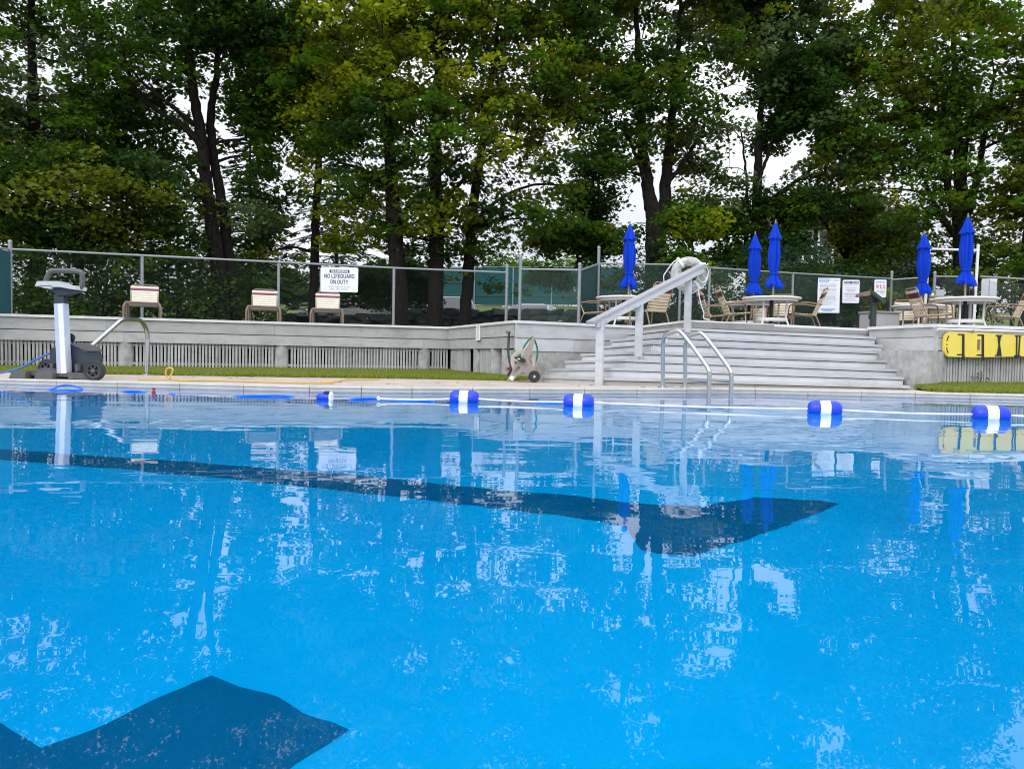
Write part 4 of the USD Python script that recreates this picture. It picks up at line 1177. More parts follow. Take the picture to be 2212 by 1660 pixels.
def wheel(par, c, r, w, ax, n=28):
    ax = np.array(ax, float) / np.linalg.norm(ax)
    z = ax; x = np.cross([0, 0, 1.0], z); x /= np.linalg.norm(x); y = np.cross(z, x)
    Rm = np.column_stack([x, y, z])
    tyre = lathe([(r * 0.72, -w / 2), (r * 0.94, -w / 2), (r, -w * 0.3), (r, w * 0.3), (r * 0.94, w / 2), (r * 0.72, w / 2), (r * 0.72, -w / 2)], n=n)
    ty = obj('tyre', turned(tyre, Rm, c), M['rubber'], par, smooth=40)
    rim = obj('rim', turned(lathe([(r * 0.60, -w * 0.3), (r * 0.73, -w * 0.3), (r * 0.73, w * 0.42), (r * 0.60, w * 0.42), (r * 0.60, -w * 0.3)], n=n), Rm, c), M['grey_plastic'], par, smooth=40)
    obj('hub', turned(lathe([(0.001, -w * 0.4), (r * 0.2, -w * 0.4), (r * 0.2, w * 0.45), (0.001, w * 0.45)], n=14), Rm, c), M['grey_plastic'], par, smooth=40)
    for k in range(6):
        t = k / 6 * 2 * math.pi
        p0, p1 = np.array([math.cos(t) * r * 0.15, math.sin(t) * r * 0.15, w * 0.36]), np.array([math.cos(t) * r * 0.63, math.sin(t) * r * 0.63, w * 0.36])
        obj('spoke', bar(Rm @ p0 + c, Rm @ p1 + c, r * 0.16, w * 0.12, up=ax), M['dark_plastic'], par)
    obj('wheel_disc', turned(lathe([(0.001, w * 0.1), (r * 0.62, w * 0.1), (r * 0.62, w * 0.2), (0.001, w * 0.2)], n=n), Rm, c), M['black'], par, smooth=40)


c = P(*Z3(1530, 253), DC - 0.13); c[2] = 0.052 + 0.103
wheel(ct, c, 0.103, 0.075, (-0.05, -1, 0))
c = P(*Z3(770, 150), DC + 0.45); c[2] = 0.052 + 0.103
wheel(ct, c, 0.103, 0.07, (-0.15, -1, 0))
fan = P(*K(607, 945), DC + 0.1)
obj('motor_fan', turned(lathe([(0.001, -0.02), (0.045, -0.02), (0.047, 0.0), (0.045, 0.02), (0.001, 0.02)], n=18), rot([1, 0, 0], 80), fan), M['black'], ct, smooth=40)
obj('cord_clip', rbox(P(*K(590, 945), DC + 0.06), (0.04, 0.04, 0.07), 0.01), M['dark_green'], ct)
cb_ = [P(*K(430, 1078), DC + 0.1), P(*K(385, 1098), DC + 0.08), P(*K(310, 1135), DC + 0.05), P(*K(200, 1195), DC + 0.05), P(*K(120, 1222), DC + 0.05), P(*K(0, 1250), DC + 0.1), P(*K(-160, 1265), DC + 0.2)]
for q in cb_[4:]: q[2] = max(q[2], 0.066)
obj('cable', tube(curve(cb_, 50), 0.0095, 8), M['cable_blue'], smooth=50, label='blue cable leading left from the pool cleaner cart', cat='cable')

# ================================================================== HOSE REEL
H = lambda x, y: to_disp(x, y, 1080, 720, 13.825)
DH = 9.72
hl = thing('hose_reel_cart', 'tan plastic hose reel cart with green hose standing at the angled wall', 'hose reel', tuple(at(1130, DH, 0.055)))
side = [(395, 1618), (480, 1430), (730, 1000), (860, 830), (935, 780), (1010, 620), (1170, 270), (1205, 252), (1250, 262), (1245, 420), (1160, 700), (1070, 900), (1140, 1030), (1290, 1260), (1345, 1380), (1210, 1420), (1080, 1480), (990, 1350), (900, 1310), (800, 1345), (690, 1460), (590, 1625)]
hole = sg.Polygon([P(*H(*q), DH)[[0, 2]] for q in ((600, 1340), (700, 1160), (770, 1110), (820, 1150), (810, 1190), (740, 1260))])
for dy, nm in ((0.0, 'side_frame'), (0.34, 'side_frame')):
    v3 = np.array([P(*H(*q), DH) for q in side])
    poly = sg.Polygon(v3[:, [0, 2]]).buffer(-0.001).buffer(0.001).difference(hole)
    m = trimesh.creation.extrude_polygon(poly, 0.035, engine='earcut'); v = np.array(m.vertices)
    obj(nm, (np.column_stack([v[:, 0], v3[:, 1].mean() + dy + v[:, 2], v[:, 1]]), np.array(m.faces)[:, ::-1]), M['reel_tan'], hl)
cr = P(*H(905, 985), DH)
Ry = rot([1, 0, 0], 90)
for dy in (0.06, 0.30):
    rimv, rimf = lathe([(0.115, -0.008), (0.155, -0.012), (0.160, 0.0), (0.155, 0.012), (0.115, 0.008), (0.115, -0.008)], n=36)
    obj('reel_flange', turned((rimv, rimf), Ry, cr + [0, dy, 0]), M['reel_pale'], hl, smooth=40)
    for k in range(5):
        t = math.radians(72 * k + 20)
        u = np.array([math.cos(t), 0, math.sin(t)])
        obj('flange_spoke', bar(cr + [0, dy, 0] + u * 0.02, cr + [0, dy, 0] + u * 0.125, 0.05, 0.012, up=(0, 1, 0)), M['reel_pale'], hl)
coil = []
for k in range(9):
    for j in range(28):
        t = j / 28 * 2 * math.pi
        rr = 0.128 if k % 2 else 0.136
        coil.append(cr + [math.cos(t) * rr, 0.08 + 0.022 * (k + j / 28), math.sin(t) * rr])
obj('coiled_hose', tube(np.array(coil), 0.011, 6), M['hose_green'], hl, smooth=50)
obj('reel_core', turned(lathe([(0.001, -0.30), (0.10, -0.30), (0.10, -0.06), (0.001, -0.06)], n=24), Ry, cr), M['hose_green'], hl, smooth=40)
obj('loose_hose', tube(curve([P(*H(*q), DH + 0.1) for q in ((620, 690), (760, 660), (880, 620), (990, 440), (1120, 285), (1210, 262), (1280, 400), (1335, 600), (1335, 800), (1290, 980), (1220, 1110), (1150, 1160))], 60), 0.0115, 8), M['hose_green'], hl, smooth=50)
obj('crank', plate([H(*q) for q in ((635, 860), (660, 835), (800, 845), (930, 890), (985, 930), (985, 990), (930, 1025), (860, 1015), (740, 940), (640, 885))], DH - 0.07, 0.05), M['black'], hl)
obj('crank_mark', plate([H(*q) for q in ((725, 880), (815, 895), (810, 925), (740, 905))], DH - 0.074, 0.01), M['float_white'], hl)
obj('sticker', plate([H(*q) for q in ((540, 1410), (650, 1445), (585, 1570), (480, 1495))], DH - 0.006, 0.004), M['float_white'], hl)
obj('handle_slot', plate([H(*q) for q in ((980, 640), (1020, 570), (1045, 580), (1010, 660))], DH - 0.004, 0.006), M['black'], hl)
for dy in (-0.03, 0.37):
    c = P(*H(1240, 1470), DH) + [0, dy, 0]; c[2] = 0.055 + 0.074
    obj('wheel', turned(lathe([(0.001, -0.022), (0.05, -0.022), (0.066, -0.024), (0.074, -0.014), (0.074, 0.014), (0.066, 0.024), (0.05, 0.022), (0.001, 0.022)], n=26), Ry, c), M['rubber'], hl, smooth=40)
    obj('wheel_hub', turned(lathe([(0.001, -0.03), (0.018, -0.03), (0.018, 0.03), (0.001, 0.03)], n=12), Ry, c), M['reel_pale'], hl, smooth=40)
obj('handle_bar', tube([P(*H(1205, 290), DH) + [0, 0.0, 0], P(*H(1205, 290), DH) + [0, 0.37, 0]], 0.016, 8), M['reel_tan'], hl, smooth=40)
obj('axle', tube([c + [0, -0.42, 0], c], 0.01, 8), M['black'], hl, smooth=40)
sp = thing('water_tap', 'black hanging water hose on a small tap fixed to the angled grey wall', 'tap', tuple(P(*H(470, 90), 11.5)))
TD = 11.25
obj('tap_head', tube([P(*H(385, 85), TD), P(*H(540, 95), TD)], 0.018, 8), M['frame_brown'], sp, smooth=40)
obj('drop_hose', tube(curve([P(*H(*q), TD - k) for q, k in (((470, 95), 0), ((475, 200), 0.02), ((460, 500), 0.05), ((460, 750), 0.2), ((490, 950), 0.6), ((540, 1180), 1.1), ((510, 1290), 1.2), ((460, 1400), 1.25))], 40), 0.018, 8), M['black'], sp, smooth=50)
obj('valve', rbox(P(*H(462, 1195), TD - 1.1), (0.05, 0.05, 0.045), 0.014), M['red'], sp)
mk = thing('depth_marker', 'narrow white upright depth marker on the angled grey wall', 'depth marker', tuple(P(1036, 719, 12.95)))
c2 = A1 + (B1 - A1) * tb(1036)
dd, nn = outward(A1, B1)
q = c2 + nn * 0.03
obj('plate', rbox((q[0], q[1], 0.76), (0.20, 0.016, 0.26), 0.004, rz=math.degrees(math.atan2(dd[1], dd[0]))), M['float_white'], mk)
for k, z in enumerate((0.84, 0.80, 0.76, 0.72, 0.68)):
    q2 = c2 + nn * 0.0395
    obj('printed_mark', rbox((q2[0], q2[1], z), (0.10, 0.004, 0.018), 0.001, rz=math.degrees(math.atan2(dd[1], dd[0]))), M['sign_grey'], mk)

# ================================================================== SPINE BOARD AND POLE ON THE RIGHT WALL
dE, nE = outward(D1, E1)
W3 = lambda s, o, z: np.array([*(D1 + dE * s + nE * o), z])
s0 = te(2030) * LE
sb = thing('spine_board', 'yellow plastic rescue board with black straps hung on the right wall', 'rescue board', tuple(W3(s0, 0.1, 0.48)))
Lb, hb = 1.80, 0.166
out = []
for k in range(15):
    t = math.pi / 2 + math.pi * k / 14
    out.append((0.085 + math.cos(t) * 0.085 * (1 if abs(math.sin(t)) < 0.99 else 1), math.copysign(abs(math.sin(t)) ** 0.62, math.sin(t)) * hb))
out = [(x, z) for x, z in out] + [(0.55, -hb), (Lb - 0.12, -0.125), (Lb, -0.09), (Lb, 0.09), (Lb - 0.12, 0.125), (0.55, hb)]
bp = sg.Polygon(out).buffer(-0.012).buffer(0.012)
v, f = poly_prism(bp.buffer(-0.006), 0, 0.05)
v2, f2 = poly_prism(bp, 0.008, 0.042)
mapb = lambda v, o: np.array([W3(s0 + x, 0.03 + o + y, 0.638 + z) for x, z, y in v])
obj('board', (mapb(v2, 0.0), f2[:, ::-1]), M['board_yellow'], sb)
obj('board_face', (mapb(v, 0.0), f[:, ::-1]), M['board_yellow'], sb)
U = lambda cx: (te((1682 + cx * 0.25316) / 1.01366) * LE) - s0
def flat(par, name, pts, o0, th, mat):
    vv, ff = poly_prism(sg.Polygon(pts), o0, o0 + th)
    obj(name, (mapb(vv, 0.0), ff[:, ::-1]), M[mat], par)
for cx, kind in ((1622, 'l'), (1790, 'l'), (1948, 'x'), (2112, 'n')):
    x = U(cx)
    for z in (0.132, -0.132):
        flat(sb, 'hand_slot', [(x - 0.052, z - 0.009), (x + 0.052, z - 0.009), (x + 0.052, z + 0.009), (x - 0.052, z + 0.009)], 0.0505, 0.002, 'black')
    if kind == 'l':
        flat(sb, 'strap', [(x + 0.012, 0.137), (x + 0.048, 0.137), (x + 0.062, -0.16), (x + 0.026, -0.16)], 0.053, 0.004, 'black')
        flat(sb, 'strap_tail', [(x + 0.028, -0.15), (x + 0.062, -0.15), (x + 0.062, -0.20), (x + 0.04, -0.215)], 0.057, 0.004, 'black')
    elif kind == 'x':
        flat(sb, 'strap', [(x - 0.03, 0.137), (x + 0.03, 0.137), (x + 0.016, 0.03), (x + 0.052, -0.137), (x - 0.03, -0.137), (x - 0.006, 0.0)], 0.053, 0.004, 'black')
    else:
        flat(sb, 'strap', [(x - 0.034, 0.137), (x - 0.012, 0.137), (x - 0.004, -0.17), (x - 0.026, -0.17)], 0.053, 0.004, 'black')
        flat(sb, 'strap', [(x + 0.014, 0.137), (x + 0.036, 0.137), (x + 0.028, -0.137), (x + 0.006, -0.137)], 0.053, 0.004, 'black')
flat(sb, 'buckle', [(U(1765), 0.075), (U(1765) + 0.035, 0.075), (U(1765) + 0.035, -0.06), (U(1765), -0.06)], 0.0505, 0.008, 'frame_brown')
for sg_ in (1, -1):
    tt = np.linspace(0.12, 1.0, 7)
    arc_o = [(0.093 - math.cos(t) * 0.068, sg_ * (0.03 + math.sin(t) * 0.105)) for t in tt]
    arc_i = [(0.093 - math.cos(t) * 0.052, sg_ * (0.03 + math.sin(t) * 0.088)) for t in tt]
    flat(sb, 'hand_slot', arc_o + arc_i[::-1], 0.0505, 0.002, 'black')
flat(sb, 'hand_slot', [(0.026, -0.012), (0.042, -0.012), (0.042, 0.008), (0.026, 0.008)], 0.0505, 0.002, 'black')
pole = thing('skimmer_pole', 'long white pole hung under the lip of the right wall above the yellow board', 'pole', tuple(W3(0.05, 0.08, 0.84)))
obj('pole_tube', tube([W3(-0.02, 0.075, 0.832), W3(3.6, 0.075, 0.832)], 0.0165, 10), M['white_tube'], pole, smooth=50)
for s in (0.5, 2.4):
    obj('hook', tube(fillet([W3(s, 0.012, 0.85), W3(s, 0.05, 0.80), W3(s, 0.10, 0.80), W3(s, 0.105, 0.84)], 0.02), 0.006, 6), M['galv'], pole, smooth=50)

# ================================================================== FLOAT LINE AND THINGS ON THE WATER
FL = [(1003, 868), (1250, 877), (1781, 893), (2140, 905)]
fp = [G(x, y, 0.0) for x, y in FL]
rope_pts = [G(822, 861, 0.02)] + [q + [0, 0, 0.034] for q in fp] + [fp[-1] + (fp[-1] - fp[-2]) * 1.2 + [0, 0, 0.034]]
rope_pts[0][2] = 0.02
fine = []
for a, b in zip(rope_pts[:-1], rope_pts[1:]):
    for t in np.linspace(0, 1, 10, endpoint=False):
        fine.append(a + (b - a) * t - [0, 0, 0.012 * math.sin(math.pi * t)])
fine.append(rope_pts[-1])
fl = thing('float_line', 'white rope stretched across the pool through four blue and white floats', 'rope', tuple(rope_pts[0]))
obj('rope', tube(fine, 0.007, 8), M['white_rope'], fl, smooth=50)
obj('end_loop', tube(curve([rope_pts[0] + q for q in np.array([(0, 0, 0), (-0.015, 0, 0.014), (-0.025, 0, 0.005), (-0.015, 0, -0.006), (0, 0, 0)])], 16), 0.007, 6), M['white_rope'], fl, smooth=50)
names = ['leftmost blue and white float on the rope, below the hose reel', 'blue and white float on the rope below the lowest handrail post', 'blue and white float on the rope below the right half of the stairs', 'rightmost blue and white float on the rope below the yellow board']
for k, q in enumerate(fp):
    prv, nxt = rope_pts[k], rope_pts[k + 2]
    ax = (nxt - prv) * [1, 1, 0]; ax /= np.linalg.norm(ax)
    Rm = np.column_stack([np.cross([0, 0, 1.0], ax), [0, 0, 1.0], ax])
    Rm[:, 0] = np.cross(Rm[:, 1], Rm[:, 2])
    t = thing('pool_float', names[k], 'float', tuple(q), 0, 'blue and white floats on the rope')
    r, L = 0.064, 0.236
    prof = [(0.011, -L / 2), (0.03, -L / 2 + 0.001), (0.046, -L / 2 + 0.008), (0.058, -L / 2 + 0.024), (r, -L / 2 + 0.05), (r, -0.035)]
    c = q + [0, 0, 0.031]
    for nm, s, sw in (('blue_end', 1, 1), ('blue_end', -1, 1)):
        pr = [(a, b * s) for a, b in prof]
        m = lathe(pr, n=28)
        if s < 0: m = (m[0], m[1][:, ::-1])
        obj(nm, turned(m, Rm, c), M['float_blue'], t, smooth=50)
    obj('white_band', turned(lathe([(r - 0.004, -0.037), (r + 0.001, -0.0355), (r + 0.0015, 0.0), (r + 0.001, 0.0355), (r - 0.004, 0.037)], n=28), Rm, c), M['float_white'], t, smooth=50)
# blue hose floating along the wall, dipping under between its loops
bh = [(-60, 838, -0.05), (60, 842, -0.03), (112, 841.5, 0.008), (125, 838.5, 0.022), (145, 837.2, 0.03), (165, 838.8, 0.022), (177, 842.0, 0.008), (150, 845.5, 0.004), (115, 844.0, 0.002), (150, 846.5, -0.03), (240, 846.0, -0.03), (268, 846.0, 0.006), (290, 846.2, 0.012), (312, 847.0, 0.004), (345, 850, -0.035), (372, 851, 0.006), (400, 852.5, -0.03), (470, 855, -0.03), (510, 855.8, 0.004), (560, 856.2, 0.012), (625, 857.0, 0.010), (655, 858.5, -0.03), (735, 862, -0.03), (760, 863.5, 0.008), (800, 862.0, 0.012), (840, 863.0, 0.004), (865, 865.0, 0.006), (930, 867.5, 0.010), (960, 869, -0.02), (1120, 871, -0.03), (1160, 870.5, 0.004), (1212, 872, 0.006), (1260, 874, -0.03), (1330, 876, -0.08)]
hpts = []
for x, y, z in bh:
    q = G(x, y, 0.0); q[2] = z - 0.004; hpts.append(q)
obj('floating_hose', tube(curve(hpts, 220), 0.0095, 8), M['hose_blue'], smooth=50, label='bright blue hose floating in loops along the far pool wall', cat='hose')
q = G(703, 862.5, 0.0)
bf = thing('small_float', 'small blue float with white ring and black cap near the left end of the rope', 'float', tuple(q))
Rx = rot([0, 1, 0], 90)
obj('float_body', turned(lathe([(0.001, -0.075), (0.02, -0.07), (0.034, -0.045), (0.038, -0.01), (0.038, 0.035), (0.001, 0.035)], n=20), Rx, q + [0, 0, 0.018]), M['float_blue'], bf, smooth=45)
obj('white_ring', turned(lathe([(0.02, 0.036), (0.044, 0.036), (0.046, 0.044), (0.044, 0.054), (0.02, 0.054), (0.02, 0.036)], n=20), Rx, q + [0, 0, 0.018]), M['float_white'], bf, smooth=45)
obj('black_cap', turned(lathe([(0.001, 0.0), (0.03, 0.0), (0.028, 0.012), (0.012, 0.018), (0.001, 0.018)], n=16), np.eye(3), q + [0.012, 0, 0.052]), M['black'], bf, smooth=45)
q = G(332, 849.5, 0.0)
obj('red_marker', lathe([(0.001, -0.03), (0.013, -0.03), (0.017, 0.0), (0.016, 0.018), (0.009, 0.022), (0.009, 0.034), (0.014, 0.038), (0.012, 0.048), (0.001, 0.05)], tuple(q), 14), M['red'], smooth=40, label='tiny red brown bobbing marker on the water below the yellow hose', cat='marker')

# yellow hose on the deck
yh_ = [(560, 838.5), (640, 840.2), (690, 839.5), (735, 838), (700, 836.2), (700, 834.5), (740, 833.5), (755, 831.5)]
def gy(x, y, z=0.064): return G(x, y, z)
dk_ = 8.25
path = [at(298, 8.1, 0.064), at(330, 8.15, 0.064), at(352, 8.15, 0.066), P(363, 819, 8.15), P(371, 806, 8.15), P(373, 797, 8.15), P(367, 794, 8.16), P(360, 796.5, 8.17), P(358, 806, 8.18), P(363, 817, 8.19), at(373, 8.15, 0.066), at(395, 8.05, 0.064), at(425, 8.1, 0.064), at(455, 8.2, 0.064), at(520, 8.15, 0.064), at(585, 8.05, 0.064), at(660, 8.0, 0.064), at(720, 8.15, 0.064), at(695, 8.4, 0.064), at(730, 8.6, 0.064), at(745, 9.1, 0.064), at(820, 9.6, 0.064)]
obj('garden_hose', tube(curve(path, 160), 0.0085, 7), M['hose_yellow'], smooth=50, label='thin yellow brown hose with one upright loop lying along the pool edge', cat='hose')

# fallen leaves on the deck and coping
rl = np.random.default_rng(77)
lv_, lf_ = [], []
for k in range(170):
    x, y = rl.uniform(-6.5, 4.8), rl.uniform(7.7, 10.2)
    if not (dk.contains(sg.Point(x, y)) and rl.random() < 0.35 + 0.65 * (y > 9.4)):
        continue
    a = rl.uniform(0, 6.28); b_ = rl.uniform(0.018, 0.045); u = np.array([math.cos(a), math.sin(a), rl.uniform(0, 0.25)]); w_ = np.array([-math.sin(a), math.cos(a), rl.uniform(-0.2, 0.3)])
    o = np.array([x, y, 0.0565]); i = len(lv_)
    lv_ += [o - u * b_ * [1, 1, 0], o + w_ * b_ * 0.5 + [0, 0, 0.003], o + u * b_, o - w_ * b_ * 0.5 * [1, 1, 0] + [0, 0, 0.002]]
    lf_ += [[i, i + 1, i + 2], [i, i + 2, i + 3]]
obj('fallen_leaves', (np.array(lv_), np.array(lf_)), look('dry_leaf', (0.16, 0.09, 0.035), 0.8, vary=(9, (0.08, 0.06, 0.02), 3)), label='scattered small brown fallen leaves on the concrete pool deck', cat='leaves', kind='stuff')

# weeds growing through the slats
def weed(label, x, y, d, n, spread, seed, big=0.055):
    r = np.random.default_rng(seed)
    c = P(x, y, d)
    root = np.array([c[0], c[1] + 0.05, 0.06])
    t = thing('weed', label, 'plant', tuple(root))
    obj('stem', tube(curve([root, (root + c) / 2 + [0.02, -0.03, 0.05], c], 10), 0.005, 5), M['dark_green'], t)
    v, f, tt = [], [], []
    for k in range(n):
        o = c + r.normal(0, 1, 3) * spread
        az, el = r.uniform(0, 6.28), r.uniform(-0.5, 0.5)
        u = np.array([math.cos(az) * math.cos(el), math.sin(az) * math.cos(el), math.sin(el)]); s = np.cross(u, [0, 0, 1]); s /= np.linalg.norm(s)
        b = big * r.uniform(0.7, 1.3); i = len(v)
        v += [o, o + u * b * 0.5 + s * b * 0.42 + [0, 0, .01], o + u * b * 0.8 + s * b * .25, o + u * b * 1.2 - [0, 0, .012], o + u * b * 0.8 - s * b * .25, o + u * b * 0.5 - s * b * 0.42 + [0, 0, .01]]
        f += [[i, i + 1, i + 2], [i, i + 2, i + 3], [i, i + 3, i + 4], [i, i + 4, i + 5]]
        tt += [np.array([0.055, 0.13, 0.02]) * r.uniform(0.7, 1.3)] * 6
    obj('leaves', (np.array(v), np.array(f)), M['leaf'], t, tint=tt)
weed('leafy weed hanging out between slats right of the bent handrail', 377, 770, 13.2, 16, (0.045, 0.03, 0.035), 1)
weed('low leafy weed by the foot of the bent handrail', 303, 786, 12.9, 8, (0.03, 0.03, 0.03), 2, 0.07)
weed('upright weed growing against the slats left of the cleaner cart', 72, 785, 12.3, 12, (0.02, 0.03, 0.08), 3, 0.05)
weed('ragged weed bush at the left edge below the slats', 6, 790, 11.9, 18, (0.09, 0.04, 0.06), 4, 0.05)
weed('small vine tuft on the slats under the yellow board', 2118, 803, 10.25, 16, (0.05, 0.02, 0.06), 5, 0.03)

# ================================================================== BEHIND THE FENCE
# dry stone wall: each stone a part
sw = thing('stone_wall', 'low dark dry stone wall behind the fence between the tree trunks', 'stone wall', tuple(at(980, 20.8, 0.86)))
rs = np.random.default_rng(21)
SA, SB = at(600, 21.6, 0.86), at(1320, 20.2, 0.86)
dS = (SB - SA) / np.linalg.norm(SB - SA); LS = np.linalg.norm(SB - SA); nS = np.array([dS[1], -dS[0], 0])
z = 0.82
row = 0
while row < 5:
    h = rs.uniform(0.15, 0.19)
    s = -rs.uniform(0, 0.3)
    while s < LS:
        w = rs.uniform(0.24, 0.52)
        top_lim = 0.50 + 0.26 * s / LS + 0.06 * math.sin(s * 1.7)
        if z - 0.82 < top_lim:
            cpt = SA + dS * (s + w / 2) + nS * rs.uniform(-0.04, 0.05); cpt[2] = z + h / 2 + rs.uniform(-0.015, 0.015)
            pts_ = (rs.uniform(-1, 1, (14, 3)))
            pts_ = pts_ / np.maximum(np.abs(pts_).max(1, keepdims=True), 1e-6) * rs.uniform(0.9, 1.05, (14, 1)) * [w * 0.60, 0.22, h * 0.70]
            v, f = hull(pts_)
            a_ = math.atan2(dS[1], dS[0]); Rm = rot([0, 0, 1], math.degrees(a_)) @ rot([0, 1, 0], rs.uniform(-7, 7))
            obj('stone', (v @ Rm.T + cpt, f), M['stone'], sw)
        s += w * 0.96
    z += h * 0.9; row += 1
obj('stone_core', bar(SA + [0, 0.16, 0.2], SB + [0, 0.16, 0.2], 0.2, 0.5), M['black'], sw)


# parked cars beyond the wall, mostly hidden
def car(label, px, d, head, mat, L=4.4, W=1.75, Hh=1.42, sink=0.0):
    loc = at(px, d, 0)
    loc[2] = float(hill_z(loc[0], loc[1])) - 0.02 - sink
    t = thing('parked_car', label, 'car', tuple(loc), head, 'cars parked beyond the stone wall', world=False)
    prof = [(-L / 2, 0.30), (-L / 2 + 0.03, 0.62), (-L / 2 + 0.10, 0.80), (-L * 0.28, 0.90), (L * 0.36, 0.92), (L / 2 - 0.05, 0.86), (L / 2, 0.60), (L / 2 - 0.03, 0.30)]
    secs = []
    for yy, k in ((-W / 2, 0.93), (-W / 2 + 0.06, 1.0), (W / 2 - 0.06, 1.0), (W / 2, 0.93)):
        secs.append([[x * (0.985 if k < 1 else 1), yy, 0.3 + (z - 0.3) * k] for x, z in prof])
    obj('body', hull(np.vstack(secs)), M[mat], t, smooth=35)
    cab = [(-L * 0.26, 0.88), (-L * 0.08, Hh - 0.045), (-L * 0.05, Hh - 0.02), (0.0, Hh), (L * 0.08, Hh - 0.005), (L * 0.14, Hh - 0.025), (L * 0.18, Hh - 0.06), (L * 0.36, 0.90)]
    secs = []
    for yy in (-1, 1):
        for x, z in cab:
            k = (z - 0.88) / (Hh - 0.88)
            secs.append([x, yy * (W / 2 - 0.06 - 0.16 * k), z - 0.05 * (k > 0.9)]); secs.append([x, yy * (W / 2 - 0.36 - 0.1 * k), z])
    obj('roof', hull(secs), M[mat], t, smooth=35)
    def pane(q, nm):
        q = np.array(q, float); n = np.cross(q[1] - q[0], q[3] - q[0]); n /= np.linalg.norm(n)
        if n.dot(q.mean(0) - [0, 0, 0.9]) < 0: n = -n
        obj(nm, hull(np.vstack([q + n * 0.006, q - n * 0.006])), M['car_glass'], t)
    w0, w1 = W / 2 - 0.12, W / 2 - 0.25
    pane([(-L * 0.25, -w0, 0.93), (-L * 0.25, w0, 0.93), (-L * 0.085, w1, Hh - 0.06), (-L * 0.085, -w1, Hh - 0.06)], 'windscreen')
    pane([(L * 0.345, -w0, 0.94), (L * 0.345, w0, 0.94), (L * 0.172, w1, Hh - 0.06), (L * 0.172, -w1, Hh - 0.06)], 'rear_window')
    for s in (-1, 1):
        k0, k1 = W / 2 - 0.075, W / 2 - 0.205
        pane([(-L * 0.20, s * k0, 0.93), (0.0, s * k0, 0.93), (0.0, s * k1, Hh - 0.07), (-L * 0.075, s * k1, Hh - 0.07)], 'side_window')
        pane([(0.06, s * k0, 0.93), (L * 0.29, s * k0, 0.93), (L * 0.16, s * k1, Hh - 0.07), (0.06, s * k1, Hh - 0.07)], 'side_window')
        for x in (-L * 0.31, L * 0.30):
            obj('wheel', turned(lathe([(0.001, -0.1), (0.27, -0.1), (0.31, -0.07), (0.31, 0.07), (0.27, 0.1), (0.001, 0.1)], n=20), rot([1, 0, 0], 90), (x, s * (W / 2 - 0.1), 0.31)), M['rubber'], t, smooth=40)
        obj('headlight', rbox((-L / 2 + 0.07, s * (W / 2 - 0.28), 0.66), (0.1, 0.3, 0.12), 0.03), M['car_glass'], t)


car('white car with its windscreen showing beside the right chaise lounger', 775, 26.5, 62, 'car_white')
car('white car behind the low branch right of the warning sign', 905, 28.0, 70, 'car_white')
car('grey silver car roof between two dark trunks', 975, 27.5, 95, 'car_silver')
car('white car roof seen over the stone wall by the gate posts', 1147, 27.6, 76, 'car_white', Hh=1.40, sink=0.22)

# tennis court fence with green wind screens
tc = thing('tennis_court_fence', 'tall tennis court fence with teal wind screens across the far lawn', 'fence', tuple(at(1000, 62, 4.3)))
xs_ = np.arange(690, 1400, 83.5)
pp = [P(x, 657, 62) for x in xs_]
for k, q in enumerate(pp):
    obj('fence_post', tube([q - [0, 0, 0.8], q + [0, 0, 3.05]], 0.05, 6), M['galv'], tc)
    if k:
        p0 = pp[k - 1]
        obj('wind_screen', hexa(np.array([p0 + [0, 0.06, -0.05], q + [0, 0.06, -0.05], q + [0, 0.07, -0.05], p0 + [0, 0.07, -0.05]]), np.array([p0 + [0, 0.06, 2.95], q + [0, 0.06, 2.95], q + [0, 0.07, 2.95], p0 + [0, 0.07, 2.95]])), M['screen_green'], tc)
        for z in (0.7, 1.75, 3.0):
            obj('fence_rail', tube([p0 + [0, 0, z], q + [0, 0, z]], 0.028, 5), M['galv'] if z > 2 else M['mesh_wire'], tc)
bn = thing('park_bench', 'low white bench on the far lawn in front of the court fence', 'bench', tuple(P(1113, 668, 50)))
q = P(1113, 665, 50); r_ = P(1085, 661.5, 50); r2 = P(1141, 667.5, 50)
gz = lambda p: np.array([p[0], p[1], float(hill_z(p[0], p[1]))])
obj('seat', bar(r_, r2, 0.45, 0.07), M['white_tube'], bn)
for p_ in (r_ * 0.9 + r2 * 0.1, r_ * 0.1 + r2 * 0.9):
    g_ = gz(p_); g_[2] = min(g_[2], p_[2] - 0.3)
    obj('leg', tube([g_ - [0, 0, 0.05], p_], 0.05, 6), M['white_tube'], bn)

# the dark house among the trees on the right
ho = thing('house', 'dark house with white window frames glimpsed through the trees on the right', 'house', tuple(at(1800, 39, 1.5)))
h0, h1 = P(1690, 600, 39), P(1985, 600, 38)
dh = (h1 - h0) * [1, 1, 0]; Lh = np.linalg.norm(dh); dh /= Lh; nh = np.array([dh[1], -dh[0], 0])
HW = lambda s, o, z: np.array([*(h0[:2] + dh[:2] * s + nh[:2] * o), z])
zb, zt = 0.5, 7.15
obj('wall', hexa(np.array([HW(0, 0, zb), HW(Lh, 0, zb), HW(Lh, -7, zb), HW(0, -7, zb)]), np.array([HW(0, 0, zt), HW(Lh, 0, zt), HW(Lh, -7, zt), HW(0, -7, zt)])), M['house_wall'], ho)
obj('roof', hull([HW(-0.4, 0.5, zt), HW(Lh + 0.4, 0.5, zt), HW(Lh + 0.4, -7.5, zt), HW(-0.4, -7.5, zt), HW(-0.4, -3.5, zt + 1.6), HW(Lh + 0.4, -3.5, zt + 1.6), HW(-0.4, 0.5, zt - 0.15), HW(Lh + 0.4, 0.5, zt - 0.15)]), M['roof'], ho)
